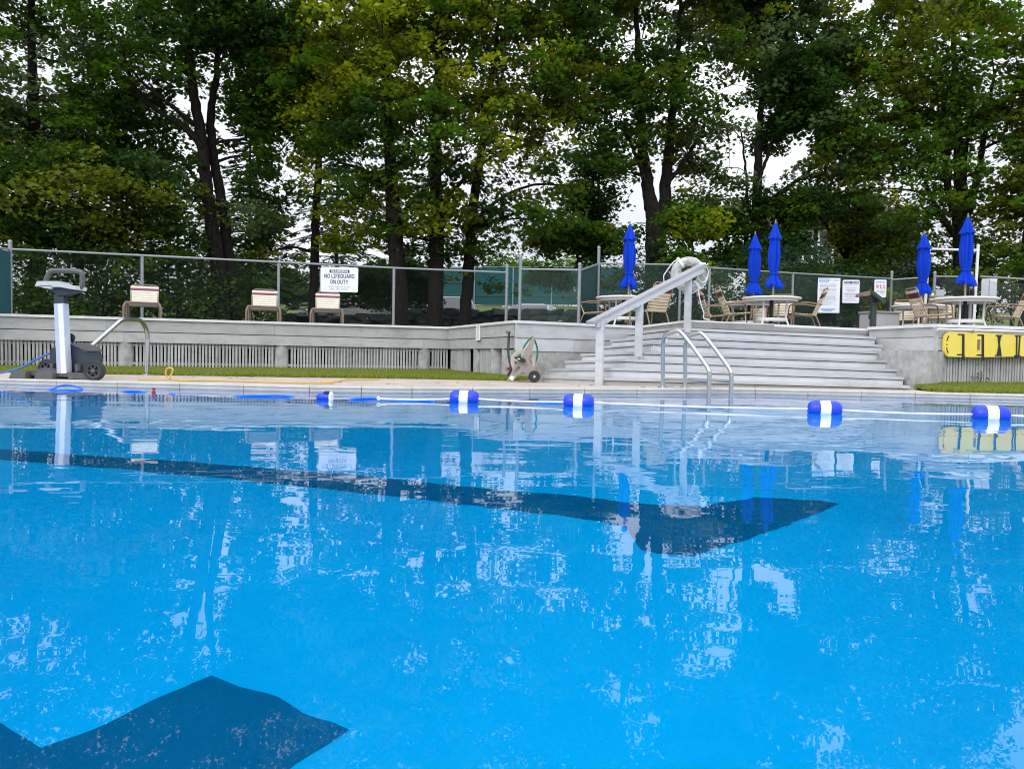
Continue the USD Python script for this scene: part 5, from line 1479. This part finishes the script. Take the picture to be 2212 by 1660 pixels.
for x0, x1, y0, y1 in ((1738, 1754, 501, 562), (1770, 1797, 500.5, 563), (1868, 1895, 505, 563)):
    a_, b_ = P(x0, y1, 38.6), P(x1, y0, 38.6)
    s0_, s1_ = (a_ - h0)[:2] @ dh[:2], (b_ - h0)[:2] @ dh[:2]
    z0_, z1_ = a_[2], b_[2]
    w = obj('window', hexa(np.array([HW(s0_, 0.02, z0_), HW(s1_, 0.02, z0_), HW(s1_, -0.02, z0_), HW(s0_, -0.02, z0_)]), np.array([HW(s0_, 0.02, z1_), HW(s1_, 0.02, z1_), HW(s1_, -0.02, z1_), HW(s0_, -0.02, z1_)])), M['window_dark'], ho)
    for nm, u0, u1, v0, v1 in (('frame', s0_ - 0.1, s1_ + 0.1, z1_, z1_ + 0.11), ('frame', s0_ - 0.1, s1_ + 0.1, z0_ - 0.11, z0_), ('frame', s0_ - 0.1, s0_, z0_, z1_), ('frame', s1_, s1_ + 0.1, z0_, z1_), ('sash', s0_, s1_, (z0_ + z1_) / 2 - 0.03, (z0_ + z1_) / 2 + 0.03)):
        obj(nm, hexa(np.array([HW(u0, 0.06, v0), HW(u1, 0.06, v0), HW(u1, 0.0, v0), HW(u0, 0.0, v0)]), np.array([HW(u0, 0.06, v1), HW(u1, 0.06, v1), HW(u1, 0.0, v1), HW(u0, 0.0, v1)])), M['trim_white'], w)

# ================================================================== TREES
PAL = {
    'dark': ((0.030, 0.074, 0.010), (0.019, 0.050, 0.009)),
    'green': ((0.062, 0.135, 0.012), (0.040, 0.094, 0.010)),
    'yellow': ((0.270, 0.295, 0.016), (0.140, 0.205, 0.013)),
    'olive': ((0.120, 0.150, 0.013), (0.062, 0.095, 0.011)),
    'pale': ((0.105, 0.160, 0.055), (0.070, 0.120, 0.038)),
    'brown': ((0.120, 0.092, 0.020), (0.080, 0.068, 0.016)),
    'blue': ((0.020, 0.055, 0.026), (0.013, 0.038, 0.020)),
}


def leaves(centres, cols, n_each, spread, size, rng, flat=0.45, droop=0.25):
    """Leaf blades (each a small folded kite) in clumps; returns mesh and tint per vertex."""
    k = len(centres)
    o = rng.normal(0, 1, (k, n_each, 3))
    o /= np.maximum(np.linalg.norm(o, axis=2, keepdims=True), 1e-6)
    o *= rng.uniform(0.25, 1.0, (k, n_each, 1)) ** 0.5
    sp = spread * rng.uniform(0.65, 1.35, (k, 1, 1))
    o = o * sp * [1, 1, flat]
    o[..., 2] -= droop * (o[..., 0] ** 2 + o[..., 1] ** 2) / np.maximum(sp[..., 0], 1e-3)
    c = (centres[:, None] + o).reshape(-1, 3)
    n = len(c)
    nrm = np.column_stack([rng.normal(0, 0.55, n), rng.normal(0, 0.55, n), np.ones(n)])
    nrm /= np.linalg.norm(nrm, axis=1, keepdims=True)
    t = rng.normal(0, 1, (n, 3)); t -= nrm * (t * nrm).sum(1, keepdims=True); t /= np.linalg.norm(t, axis=1, keepdims=True)
    t[:, 2] -= 0.25
    b = np.cross(nrm, t)
    s = size * rng.uniform(0.65, 1.3, (n, 1))
    v = np.stack([c - t * s * 0.5, c + b * s * 0.46 + nrm * s * 0.10, c + t * s * 0.55, c - b * s * 0.46 + nrm * s * 0.10], 1).reshape(-1, 3)
    i = np.arange(n)[:, None] * 4
    f = np.vstack([i + [0, 1, 2], i + [0, 2, 3]])
    col = np.repeat(cols, n_each, 0) * rng.uniform(0.72, 1.30, (n, 1)) * (1 + rng.normal(0, 0.06, (n, 3)))
    return (v, f), np.repeat(np.clip(col, 0.004, 0.6), 4, 0)


def crown_points(lobes, n, rng, gap=0.46, gs=0.55, seed=0):
    """Clump centres in a union of ellipsoids, thinned by noise so that the sky shows through."""
    out = []
    vol = np.array([l[1] * l[1] * l[2] for l in lobes]); vol = vol ** 0.72; vol = vol / vol.sum()
    while len(out) < n:
        l = lobes[rng.choice(len(lobes), p=vol)]
        d = rng.normal(0, 1, 3); d /= np.linalg.norm(d)
        r = rng.uniform(0.12, 1.0) ** (1 / 2.2)
        c = np.array(l[0]) + d * r * [l[1], l[1] * 0.85, l[2]]
        if meshkit.fbm(np.array(c) * gs, 2, seed) > gap - 0.12 * (r > 0.8):
            out.append(c)
    return np.array(out)


def tree(name, label, stems, lobes, n_clumps, pal, mix, seed, leaf=0.112, n_each=54, spread=0.41, bark='bark', gap=0.46, twig=0.012, limb_r=0.05, group=None, limbs=(), flat=0.42, cat_='tree'):
    """stems: lists of (column, row, depth, radius), the first from the ground up. lobes: (column, row, depth, radius across, radius up) in metres.
    pal: palette names with weights by height (low, high)."""
    rng = np.random.default_rng(seed)
    S = [[(P(x, y, d), r) for x, y, d, r in st_] for st_ in stems]
    base = S[0][0][0]
    gz_ = float(hill_z(base[0], base[1])) if base[1] > 16.8 else 0.86
    base = np.array([base[0], base[1], gz_ - 0.05])
    t = thing(name, label, cat_, tuple(base), 0, group)
    nodes, rads = [], []
    for k, st_ in enumerate(S):
        p = np.array([q for q, _ in st_]); r = np.array([q for _, q in st_])
        if k == 0 or st_[0][1] > limb_r * 2.2 and p[0][2] < gz_ + 1.5:
            p = np.vstack([[p[0][0], p[0][1], gz_ - 0.1], p]); r = np.concatenate([[r[0] * 1.25], r])
        c = curve(p, 8 * len(p))
        u = np.linspace(0, 1, len(c))
        rr = np.interp(u, np.linspace(0, 1, len(r)), r)
        c[1:-1] += rng.normal(0, 0.012, (len(c) - 2, 3)) * [1, 1, 0]
        v, f = tube(c, rr, 10 if rr[0] > 0.1 else 7)
        obj('trunk' if k == 0 else ('trunk' if rr[0] > 0.1 else 'limb'), (v, f), M[bark], t, smooth=60)
        m = c[:, 2] > gz_ + (1.2 if k else 2.0)
        nodes.append(c[m]); rads.append(rr[m])
    nodes, rads = np.vstack(nodes), np.concatenate(rads)
    n_clumps = int(n_clumps * 1.35)
    L = [(P(x, y, d), a, b) for x, y, d, a, b in lobes]
    pts = crown_points(L, n_clumps, rng, gap, seed=seed)
    # limbs to hubs, twigs to clumps
    nh_ = max(6, n_clumps // 9)
    hubs = pts[rng.choice(len(pts), nh_, replace=False)] 
    V, F, cnt = [], [], 0
    def add(m):
        nonlocal cnt
        V.append(m[0]); F.append(m[1] + cnt); cnt += len(m[0])
    order = np.argsort([np.min(np.linalg.norm(nodes - h, axis=1)) for h in hubs])
    allp, allr = [nodes], [rads]
    for h in hubs[order]:
        Pn, Rn = np.vstack(allp), np.concatenate(allr)
        dv = h - Pn
        dist = np.linalg.norm(dv, axis=1)
        cost = dist + np.where(dv[:, 2] < 0.1 * dist, 2.0 + 2 * np.abs(dv[:, 2]), 0)
        i = int(np.argmin(cost))
        a = Pn[i]; d = dist[i]
        mid = (a + h) / 2 + np.array([0, 0, 0.10 * d]) + rng.normal(0, 0.05, 3) * d
        c = curve([a, mid, h], 8)
        r0 = min(Rn[i] * 0.62, 0.022 + 0.016 * d)
        rr = np.linspace(r0, max(0.012, r0 * 0.42), len(c))
        add(tube(c, rr, 5))
        allp.append(c[2:]); allr.append(rr[2:])
    kd = cKDTree(np.vstack(allp)); Pn = np.vstack(allp)
    for q in pts:
        d, i = kd.query(q)
        if d > 0.08:
            a = Pn[i]
            add(tube(np.array([a, (a + q) / 2 + rng.normal(0, 0.06, 3) * d + [0, 0, 0.06 * d], q]), [twig, twig * 0.8, twig * 0.4], 3, caps=False))
    obj('branches', (np.vstack(V), np.vstack(F)), M[bark], t, kind='stuff')
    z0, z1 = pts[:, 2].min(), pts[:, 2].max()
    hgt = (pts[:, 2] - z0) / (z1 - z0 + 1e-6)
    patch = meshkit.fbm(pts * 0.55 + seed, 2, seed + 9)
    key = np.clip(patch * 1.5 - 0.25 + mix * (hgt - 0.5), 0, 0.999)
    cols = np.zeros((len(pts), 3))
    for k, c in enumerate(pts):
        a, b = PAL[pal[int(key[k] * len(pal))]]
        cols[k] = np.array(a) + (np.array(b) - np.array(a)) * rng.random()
    m, tint = leaves(pts, cols, n_each, spread, leaf, rng, flat)
    obj('crown', m, M['leaf'], t, tint=tint, kind='stuff')
    return t


def bush(name, label, lobes, n, pal, seed, leaf=0.085, n_each=30, spread=0.30, needle=False, gap=0.38, group=None, mix=0.2):
    rng = np.random.default_rng(seed)
    L = [(P(x, y, d), a, b) for x, y, d, a, b in lobes]
    c0 = np.array(L[0][0]); gz_ = float(hill_z(c0[0], c0[1])) if c0[1] > 16.8 else 0.86
    t = thing(name, label, 'shrub', (c0[0], c0[1], gz_ - 0.03), 0, group)
    pts = crown_points(L, n, rng, gap, 0.9, seed)
    pts[:, 2] = np.maximum(pts[:, 2], gz_ + 0.05)
    V, F, cnt = [], [], 0
    for k in range(9):
        q = pts[rng.integers(len(pts))]
        lo = np.array([c0[0] + (q[0] - c0[0]) * 0.35, c0[1] + (q[1] - c0[1]) * 0.35, gz_ - 0.05])
        m = tube(np.array([lo, (lo + q) / 2 + [0, 0, 0.1], q]), [0.03, 0.02, 0.008], 5); V.append(m[0]); F.append(m[1] + cnt); cnt += len(m[0])
    obj('stems', (np.vstack(V), np.vstack(F)), M['bark'], t, kind='stuff')
    patch = meshkit.fbm(pts * 1.1 + seed, 2, seed + 4)
    key = np.clip(patch * 1.5 - 0.25, 0, 0.999)
    cols = np.array([np.array(PAL[pal[int(k * len(pal))]][0]) * rng.uniform(0.75, 1.2) for k in key])
    m, tint = leaves(pts, cols, n_each, spread, leaf, rng, 0.7, 0.1)
    obj('foliage', m, M['needle' if needle else 'leaf'], t, tint=tint, kind='stuff')


def spruce(name, label, px, d, y_top, y_low, reach, n_whorl, seed, needles=26, dead=0.0, trunk_r=0.09):
    """A conifer of drooping layered branches."""
    rng = np.random.default_rng(seed)
    top = P(px, y_top, d); gz_ = float(hill_z(top[0], top[1]))
    base = np.array([top[0], top[1], gz_ - 0.05])
    t = thing(name, label, 'tree', tuple(base))
    obj('trunk', tube(np.array([base, (base + top) / 2, top]), [trunk_r, trunk_r * 0.6, 0.012], 8), M['bark'], t, smooth=60)
    zl = P(px, y_low, d)[2]
    V, F, cnt, lc, lt = [], [], 0, [], []
    for w in range(n_whorl):
        z = zl + (top[2] - zl) * (w + rng.uniform(-0.3, 0.3)) / n_whorl
        R = reach * (1 - 0.86 * (w / n_whorl)) * rng.uniform(0.75, 1.1)
        n = rng.integers(5, 8); a0 = rng.uniform(0, 6.28)
        for k in range(n):
            a = a0 + k / n * 6.28 + rng.uniform(-0.25, 0.25)
            u = np.array([math.cos(a), math.sin(a), 0])
            r = R * rng.uniform(0.75, 1.1)
            p = curve([np.array([top[0], top[1], z]), np.array([top[0], top[1], z]) + u * r * 0.5 + [0, 0, -0.02 * r], np.array([top[0], top[1], z]) + u * r + [0, 0, -0.20 * r], np.array([top[0], top[1], z]) + u * r * 1.12 + [0, 0, -0.16 * r]], 9)
            m = tube(p, np.linspace(0.02, 0.005, len(p)), 4, caps=False); V.append(m[0]); F.append(m[1] + cnt); cnt += len(m[0])
            if rng.random() < dead: continue
            s = np.cross(u, [0, 0, 1.0])
            for q in range(needles):
                tt = rng.uniform(0.22, 1.0)
                c = p[min(int(tt * (len(p) - 1)), len(p) - 1)]
                side = rng.choice([-1, 1]) * rng.uniform(0.05, 0.32) * (1.1 - tt * 0.6) * max(r, 0.5) * 0.55
                lc.append((c + s * side + [0, 0, -abs(side) * 0.35 + rng.normal(0, 0.02)], u * 0.6 + s * np.sign(side) * 0.8 + [0, 0, -0.3]))
    obj('branches', (np.vstack(V), np.vstack(F)), M['bark'], t, kind='stuff')
    c = np.array([q[0] for q in lc]); tdir = np.array([q[1] for q in lc]); tdir /= np.linalg.norm(tdir, axis=1, keepdims=True)
    n = len(c)
    b = np.cross(tdir, np.column_stack([rng.normal(0, .4, n), rng.normal(0, .4, n), np.ones(n)])); b /= np.linalg.norm(b, axis=1, keepdims=True)
    s = rng.uniform(0.12, 0.26, (n, 1))
    v = np.stack([c - tdir * s * 0.5, c + b * s * 0.14, c + tdir * s * 0.6, c - b * s * 0.14 - [0, 0, 0.02]], 1).reshape(-1, 3)
    i = np.arange(n)[:, None] * 4
    col = np.array(PAL['blue'][0]) * rng.uniform(0.7, 1.4, (n, 1))
    obj('needles', (v, np.vstack([i + [0, 1, 2], i + [0, 2, 3]])), M['needle'], t, tint=np.repeat(col, 4, 0), kind='stuff')


G2 = 'tall maples behind the fences'
# left edge
tree('maple_tree', 'tall dense maple at the left edge with a thick dark trunk', [[(84, 690, 19, .20), (80, 560, 19, .19), (78, 430, 19, .17), (74, 290, 19, .14), (70, 120, 19, .10), (66, -80, 19, .05)]],
     [(40, 60, 19, 3.4, 3.4), (130, -80, 19, 3.0, 2.4), (-120, 150, 19, 2.6, 3.2), (90, 250, 18.6, 2.3, 1.5)], 560, ['dark', 'green', 'pale', 'green'], 0.25, 101, group=G2)
tree('small_tree', 'low spreading olive brown leaved tree left of the double trunk', [[(165, 690, 17.8, .08), (170, 600, 17.8, .075), (185, 520, 17.8, .06), (215, 430, 17.8, .04), (240, 360, 17.8, .02)], [(176, 570, 17.8, .05), (130, 500, 17.7, .04), (95, 450, 17.6, .02)], [(180, 540, 17.8, .05), (290, 470, 17.7, .04), (350, 440, 17.6, .02)]],
     [(200, 440, 17.8, 2.6, 1.25), (60, 430, 17.8, 1.8, 1.2), (340, 500, 17.8, 1.2, 0.8)], 230, ['olive', 'dark', 'olive', 'brown'], 0.1, 102, spread=0.48)
tree('maple_tree', 'leaning double trunked maple with long bare limbs reaching left', [
    [(480, 690, 18.4, .19), (472, 580, 18.4, .175), (452, 450, 18.4, .155), (440, 340, 18.4, .135), (420, 210, 18.4, .11), (404, 90, 18.4, .085), (396, -70, 18.4, .05)],
    [(508, 690, 18.7, .15), (497, 580, 18.7, .14), (480, 450, 18.7, .12), (462, 340, 18.7, .11), (456, 250, 18.7, .095), (470, 130, 18.7, .07), (482, -30, 18.7, .04)],
    [(436, 318, 18.3, .075), (396, 275, 18.1, .06), (335, 235, 17.9, .05), (292, 190, 17.8, .04), (262, 95, 17.8, .02)],
    [(428, 275, 18.3, .06), (385, 240, 18.0, .05), (300, 170, 17.7, .035), (225, 60, 17.6, .015)],
    [(432, 400, 18.3, .05), (405, 360, 18.2, .04), (390, 330, 18.1, .02)]],
    [(330, 70, 18.2, 2.5, 2.4), (420, -60, 18.4, 3.0, 2.0), (540, 120, 18.8, 1.5, 1.8), (300, 260, 18.4, 1.9, 1.2), (250, 350, 18.6, 1.5, 0.9), (545, 470, 19.2, 0.9, 0.7), (600, 400, 19.3, 0.8, 0.6), (520, 320, 18.9, 0.9, 1.0), (400, 470, 18.8, 0.9, 0.7), (330, 370, 18.5, 1.3, 0.8)], 500, ['dark', 'green', 'dark', 'pale'], 0.2, 103, gap=0.50, group=G2)
spruce('spruce_tree', 'thin spruce with sparse drooping branches between the double trunk and the centre maples', 541, 23, 205, 640, 1.9, 28, 104, needles=44, dead=0.10)
spruce('spruce_tree', 'dark layered spruce low behind the warning sign', 730, 25, 280, 660, 2.8, 25, 105, needles=46, dead=0.05)
# centre
tree('maple_tree', 'slim trunked maple with bright yellow green boughs left of the warning sign', [[(676, 690, 20, .125), (680, 560, 20, .115), (684, 430, 20, .10), (692, 300, 20, .08), (705, 150, 20, .06), (715, 0, 20, .03)]],
     [(640, 190, 19.6, 1.9, 2.0), (705, 330, 19.2, 1.1, 0.5), (745, 405, 19.0, 1.2, 0.45), (680, 60, 19.8, 2.4, 2.2), (600, 130, 19.8, 1.5, 1.5), (620, 330, 19.9, 1.0, 0.9), (690, 500, 19.9, 0.9, 0.6), (620, 500, 20.3, 1.0, 0.7), (590, 560, 20.5, 0.9, 0.4), (560, 250, 20.2, 0.9, 1.0), (640, 420, 20, 0.9, 0.5)], 360, ['dark', 'green', 'yellow', 'yellow'], 0.25, 106, gap=0.48, group=G2)
tree('maple_tree', 'big maple with a straight dark trunk right of the warning sign', [[(864, 700, 18.6, .21), (860, 600, 18.6, .20), (853, 500, 18.6, .185), (846, 400, 18.6, .16), (838, 250, 18.6, .12), (830, 100, 18.6, .08), (826, -60, 18.6, .04)], [(852, 480, 18.5, .06), (905, 420, 18.3, .05), (960, 370, 18.1, .035), (1010, 330, 18.0, .02)], [(847, 420, 18.5, .06), (790, 370, 18.3, .05), (730, 350, 18.2, .03)]],
     [(800, 110, 18.6, 2.6, 2.7), (900, 260, 18.4, 2.4, 1.6), (760, 290, 18.4, 1.6, 1.0), (850, -60, 18.6, 3.0, 2.0), (820, 440, 18.6, 1.6, 0.9), (770, 480, 18.9, 1.2, 0.7), (930, 520, 18.9, 1.0, 0.5)], 340, ['dark', 'green', 'yellow', 'olive'], 0.55, 107, group=G2)
tree('maple_tree', 'big maple with a thick dark trunk in the middle of the picture', [[(938, 700, 19, .20), (942, 600, 19, .19), (945, 480, 19, .17), (940, 350, 19, .14), (945, 200, 19, .11), (950, 50, 19, .07), (955, -80, 19, .03)], [(944, 460, 19, .06), (990, 400, 18.8, .05), (1060, 340, 18.6, .035), (1130, 300, 18.5, .02)]],
     [(990, 120, 19, 2.7, 2.6), (1090, 300, 18.7, 1.9, 1.0), (970, 320, 18.3, 1.0, 0.6), (980, -80, 19, 3.0, 1.9), (920, 470, 19.2, 1.5, 0.8), (1040, 430, 19.2, 1.3, 0.7), (990, 560, 19.3, 0.9, 0.4)], 290, ['dark', 'olive', 'yellow', 'yellow'], 0.55, 108, group=G2)
tree('maple_tree', 'leaning maple in front of the tennis court screens', [[(1004, 700, 19.4, .15), (1011, 600, 19.4, .145), (1018, 500, 19.4, .13), (1032, 380, 19.4, .11), (1052, 240, 19.4, .08), (1072, 90, 19.4, .05), (1085, -60, 19.4, .02)], [(1020, 480, 19.4, .05), (1080, 430, 19.2, .04), (1150, 400, 19.0, .03), (1230, 400, 18.9, .015)]],
     [(1150, 140, 19.4, 2.3, 2.2), (1200, 320, 19.2, 1.5, 1.2), (1130, 460, 19.0, 1.6, 0.6), (1170, -60, 19.4, 2.7, 1.8), (1060, 510, 19.3, 0.9, 0.6), (1090, 612, 19.0, 0.55, 0.35), (1240, 220, 19.4, 1.2, 1.2)], 330, ['dark', 'green', 'olive', 'yellow'], 0.35, 109, group=G2)
tree('small_tree', 'thin twin stemmed dark tree left of the leftmost umbrella', [[(1284, 600, 24, .07), (1283, 500, 24, .06), (1280, 380, 24, .05), (1274, 250, 24, .03)], [(1294, 600, 24.2, .055), (1296, 500, 24.2, .05), (1293, 400, 24.2, .04), (1300, 270, 24.2, .02)]],
     [(1275, 430, 24, 1.0, 0.8), (1240, 520, 24, 1.3, 0.7), (1285, 330, 24, 0.9, 0.9)], 120, ['dark', 'dark', 'green'], 0.1, 110, gap=0.42, spread=0.5)
# right of centre
tree('maple_tree', 'broad maple with a massive forked trunk above the life ring', [[(1417, 640, 20, .30), (1417, 540, 20, .28), (1415, 470, 20, .25), (1402, 420, 20, .17), (1388, 300, 20, .13), (1380, 150, 20, .09), (1372, -30, 20, .05)], [(1428, 500, 20, .20), (1436, 420, 20.1, .16), (1446, 300, 20.1, .12), (1462, 150, 20.1, .08), (1470, 0, 20.1, .04)], [(1400, 410, 19.9, .06), (1375, 340, 19.7, .05), (1340, 260, 19.5, .03)], [(1440, 400, 20, .06), (1490, 330, 19.8, .05), (1530, 250, 19.7, .03)]],
     [(1400, 90, 20, 2.7, 2.7), (1330, 210, 19.8, 1.2, 1.2), (1500, 190, 19.8, 1.8, 1.5), (1420, -80, 20, 3.2, 2.0), (1380, 330, 19.8, 1.1, 0.6), (1510, 330, 20, 1.1, 0.7), (1330, 330, 19.9, 0.9, 0.6), (1500, 440, 20.2, 0.8, 0.5), (1340, 520, 20.2, 0.8, 0.4)], 430, ['dark', 'green', 'olive', 'dark'], 0.2, 111, gap=0.49, group=G2)
tree('maple_tree', 'forked maple behind the middle pair of umbrellas with a limb rising to the right', [[(1630, 660, 20.5, .19), (1632, 560, 20.5, .18), (1634, 480, 20.5, .15), (1637, 380, 20.5, .12), (1640, 280, 20.5, .09), (1652, 130, 20.5, .06), (1660, -20, 20.5, .03)], [(1638, 490, 20.4, .09), (1672, 430, 20.3, .075), (1722, 390, 20.1, .05), (1775, 350, 20.0, .025)], [(1636, 400, 20.4, .05), (1668, 300, 20.3, .04), (1690, 180, 20.2, .02)], [(1616, 660, 20.8, .06), (1612, 520, 20.8, .055), (1614, 400, 20.8, .04), (1600, 280, 20.8, .02)]],
     [(1610, 130, 20.5, 2.2, 2.0), (1560, 310, 20.2, 1.2, 0.8), (1700, 250, 20.2, 1.7, 1.3), (1700, 90, 20.4, 1.7, 1.6), (1600, 370, 20.3, 1.1, 0.45), (1640, -70, 20.5, 2.3, 1.6), (1560, 460, 20.7, 1.2, 0.8), (1730, 440, 20.4, 1.0, 0.6), (1680, 520, 20.8, 0.9, 0.6), (1580, 560, 20.8, 0.9, 0.5), (1780, 370, 20.2, 1.0, 0.6), (1500, 300, 20.6, 1.0, 0.8), (1640, 260, 20.7, 1.1, 0.8), (1600, 220, 20.4, 1.0, 0.7), (1700, 360, 20.5, 1.0, 0.6), (1760, 160, 20.6, 1.0, 0.9), (1720, 330, 20.8, 1.2, 0.9), (1745, 300, 20.6, 1.2, 0.9), (1750, 400, 20.9, 0.9, 0.6), (1660, 420, 20.9, 0.9, 0.5)], 780, ['green', 'dark', 'pale', 'olive'], 0.3, 112, gap=0.52, group=G2)
tree('small_tree', 'low yellow green leafy tree in front of the dark house', [[(1830, 660, 23, .10), (1826, 580, 23, .09), (1830, 500, 23, .06), (1835, 420, 23, .03)], [(1828, 560, 23, .05), (1780, 480, 22.8, .035), (1740, 440, 22.6, .02)]],
     [(1790, 448, 22.6, 1.5, 0.50), (1890, 480, 22.8, 1.3, 0.9), (1850, 550, 23, 1.2, 0.7)], 170, ['olive', 'yellow', 'pale', 'olive'], 0.1, 113, gap=0.44, spread=0.46)
tree('maple_tree', 'large round crowned maple with many upright stems behind the tallest umbrella', [[(2084, 670, 20, .24), (2081, 560, 20, .23), (2078, 470, 20, .18), (2072, 350, 20, .13), (2064, 200, 20, .09), (2058, 40, 20, .05)], [(2072, 490, 20, .11), (2048, 410, 20, .09), (2042, 280, 20, .06), (2030, 150, 20, .03)], [(2086, 470, 20, .12), (2112, 380, 20, .09), (2128, 280, 20, .06), (2150, 150, 20, .03)], [(2068, 520, 20, .08), (2020, 440, 19.8, .06), (1985, 360, 19.6, .03)], [(2080, 420, 20, .07), (2090, 300, 20.2, .05), (2100, 180, 20.3, .02)]],
     [(2040, 130, 20, 2.5, 2.5), (1920, 240, 19.6, 1.7, 1.7), (1960, 400, 19.7, 1.8, 1.2), (2130, 330, 20, 1.6, 1.7), (1900, 90, 20, 1.2, 1.0), (2060, -60, 20, 2.4, 1.4), (2180, 470, 20, 1.4, 1.4), (1840, 330, 19.8, 1.3, 1.0)], 560, ['green', 'green', 'olive', 'pale'], 0.3, 114, gap=0.44, group=G2)
tree('small_tree', 'leafy tree at the right edge with bare twigs at its top', [[(2222, 700, 19, .17), (2218, 600, 19, .16), (2225, 480, 19, .13), (2232, 330, 19, .10), (2236, 180, 19, .06), (2230, 40, 19, .02)], [(2230, 300, 19, .04), (2205, 200, 19, .02), (2195, 120, 19, .008)], [(2234, 210, 19, .03), (2212, 90, 19, .015), (2190, 20, 19, .006)], [(2230, 150, 19, .02), (2204, 60, 19, .01), (2200, -10, 19, .005)]],
     [(2215, 430, 18.8, 1.0, 0.9), (2170, 560, 18.8, 1.3, 0.8), (2290, 250, 19, 1.2, 1.6)], 170, ['green', 'olive', 'dark'], 0.1, 115, gap=0.42)
tree('small_tree', 'pale green sapling beside the forked trunk above the life ring', [[(1500, 660, 18.6, .05), (1498, 580, 18.6, .045), (1494, 500, 18.6, .03), (1490, 430, 18.6, .015)]],
     [(1495, 480, 18.6, 0.75, 0.45), (1470, 560, 18.5, 0.5, 0.3), (1530, 590, 18.5, 0.6, 0.3)], 60, ['yellow', 'green', 'pale'], 0.1, 116, gap=0.40, spread=0.4)
tree('small_tree', 'dark drooping bough tree over the white cars', [[(905, 690, 22.5, .07), (900, 600, 22.5, .06), (880, 540, 22.5, .04), (850, 500, 22.5, .02)]],
     [(850, 600, 22, 1.3, 0.55), (800, 640, 21.8, 0.8, 0.25), (900, 640, 22, 0.6, 0.3)], 110, ['dark', 'dark', 'green'], 0.0, 117, gap=0.36, spread=0.42)
tree('small_tree', 'dark leafy small tree between the court screens and the leftmost table', [[(1252, 660, 21.5, .06), (1250, 580, 21.5, .05), (1245, 520, 21.5, .03)]],
     [(1225, 510, 21.5, 1.1, 0.5), (1185, 600, 21.2, 0.6, 0.3), (1290, 520, 21.5, 0.7, 0.5)], 110, ['dark', 'green', 'olive'], 0.0, 118, gap=0.42, spread=0.42)

# shrubs behind the fences
for k, (px, py, d, a, b, lab) in enumerate([
        (60, 620, 17.2, 1.3, 1.05, 'dark leafy shrub behind the fence left of the cleaner cart handle'), (210, 610, 17.4, 1.5, 1.1, 'dark leafy shrub behind the fence between the cart handle and the left lounger'),
        (360, 600, 17.8, 1.5, 1.15, 'dark leafy shrub behind the fence right of the left lounger'), (470, 640, 19.8, 1.3, 0.8, 'dark shrub at the foot of the double trunk'), (150, 560, 19.5, 2.4, 1.5, 'tall dark hedge shrub far behind the left fence'),
        (380, 540, 20.5, 2.4, 1.4, 'tall dark shrub behind the left lounger near the double trunk')]):
    bush('leafy_shrub', lab, [(px, py, d, a, b), (px + 50, py + 55, d, a * 0.9, b * 0.6)], 150 if k < 4 else 210, ['dark', 'green', 'dark', 'dark'], 200 + k, group='dark shrubs behind the left fence')
for k, (px, py, d, a, b, pal, lab) in enumerate([
        (1350, 640, 18.8, 1.2, 0.9, ['dark', 'blue'], 'dark shrub behind the fence at the leftmost table'), (1440, 600, 19.2, 1.1, 1.0, ['blue', 'dark'], 'dark evergreen shrub under the forked trunk'),
        (1560, 630, 18.6, 1.2, 0.9, ['blue', 'dark'], 'blue green evergreen shrub right of the life ring'), (1690, 610, 19.2, 1.3, 1.15, ['blue', 'blue', 'green'], 'blue green evergreen shrub behind the middle umbrellas'),
        (1800, 640, 19.4, 1.3, 0.9, ['blue', 'dark'], 'evergreen shrub behind the notice poster'), (1912, 670, 19.0, 0.75, 0.5, ['pale', 'yellow', 'pale'], 'light yellow green shrub behind the lectern'),
        (1975, 590, 20.5, 1.6, 1.2, ['dark', 'green'], 'dark shrub left of the pipe gate frame'), (2060, 580, 21.5, 1.6, 1.2, ['dark', 'olive'], 'dark shrub seen through the pipe gate frame'),
        (2190, 590, 21, 1.6, 1.3, ['dark', 'dark', 'green'], 'dark shrub behind the white sign back'), (1880, 610, 22.5, 2.0, 0.8, ['dark', 'green'], 'dark shrub low in front of the house'), (1745, 605, 22.5, 1.5, 0.7, ['dark', 'green', 'blue'], 'dark shrub left of the house windows')]):
    bush('evergreen_shrub' if 'blue' in pal else 'leafy_shrub', lab, [(px, py, d, a, b), (px, py + 45, d, a * 1.05, b * 0.6)], 150, pal, 220 + k, needle='blue' in pal, leaf=0.075 if 'blue' in pal else 0.085)
# far trees on the skyline
for k, (px, py, d, a, b, lab) in enumerate([(600, 625, 74, 4.0, 2.6, 'far green tree on the lawn skyline left of the warning sign'), (665, 640, 72, 3.4, 1.6, 'far green tree beside the court fence end'), (520, 610, 78, 4.5, 3.4, 'far green tree on the skyline behind the double trunk'),
        (1210, 588, 82, 4.5, 2.0, 'far tree showing over the court screens'), (1090, 590, 84, 5, 1.8, 'far tree showing over the court screens left of the gate posts')]):
    bush('far_tree', lab, [(px, py, d, a, b), (px + 40, py + 20, d, a, b * 0.8)], 170, ['green', 'dark', 'green'], 240 + k, leaf=0.34, spread=1.0, n_each=26)
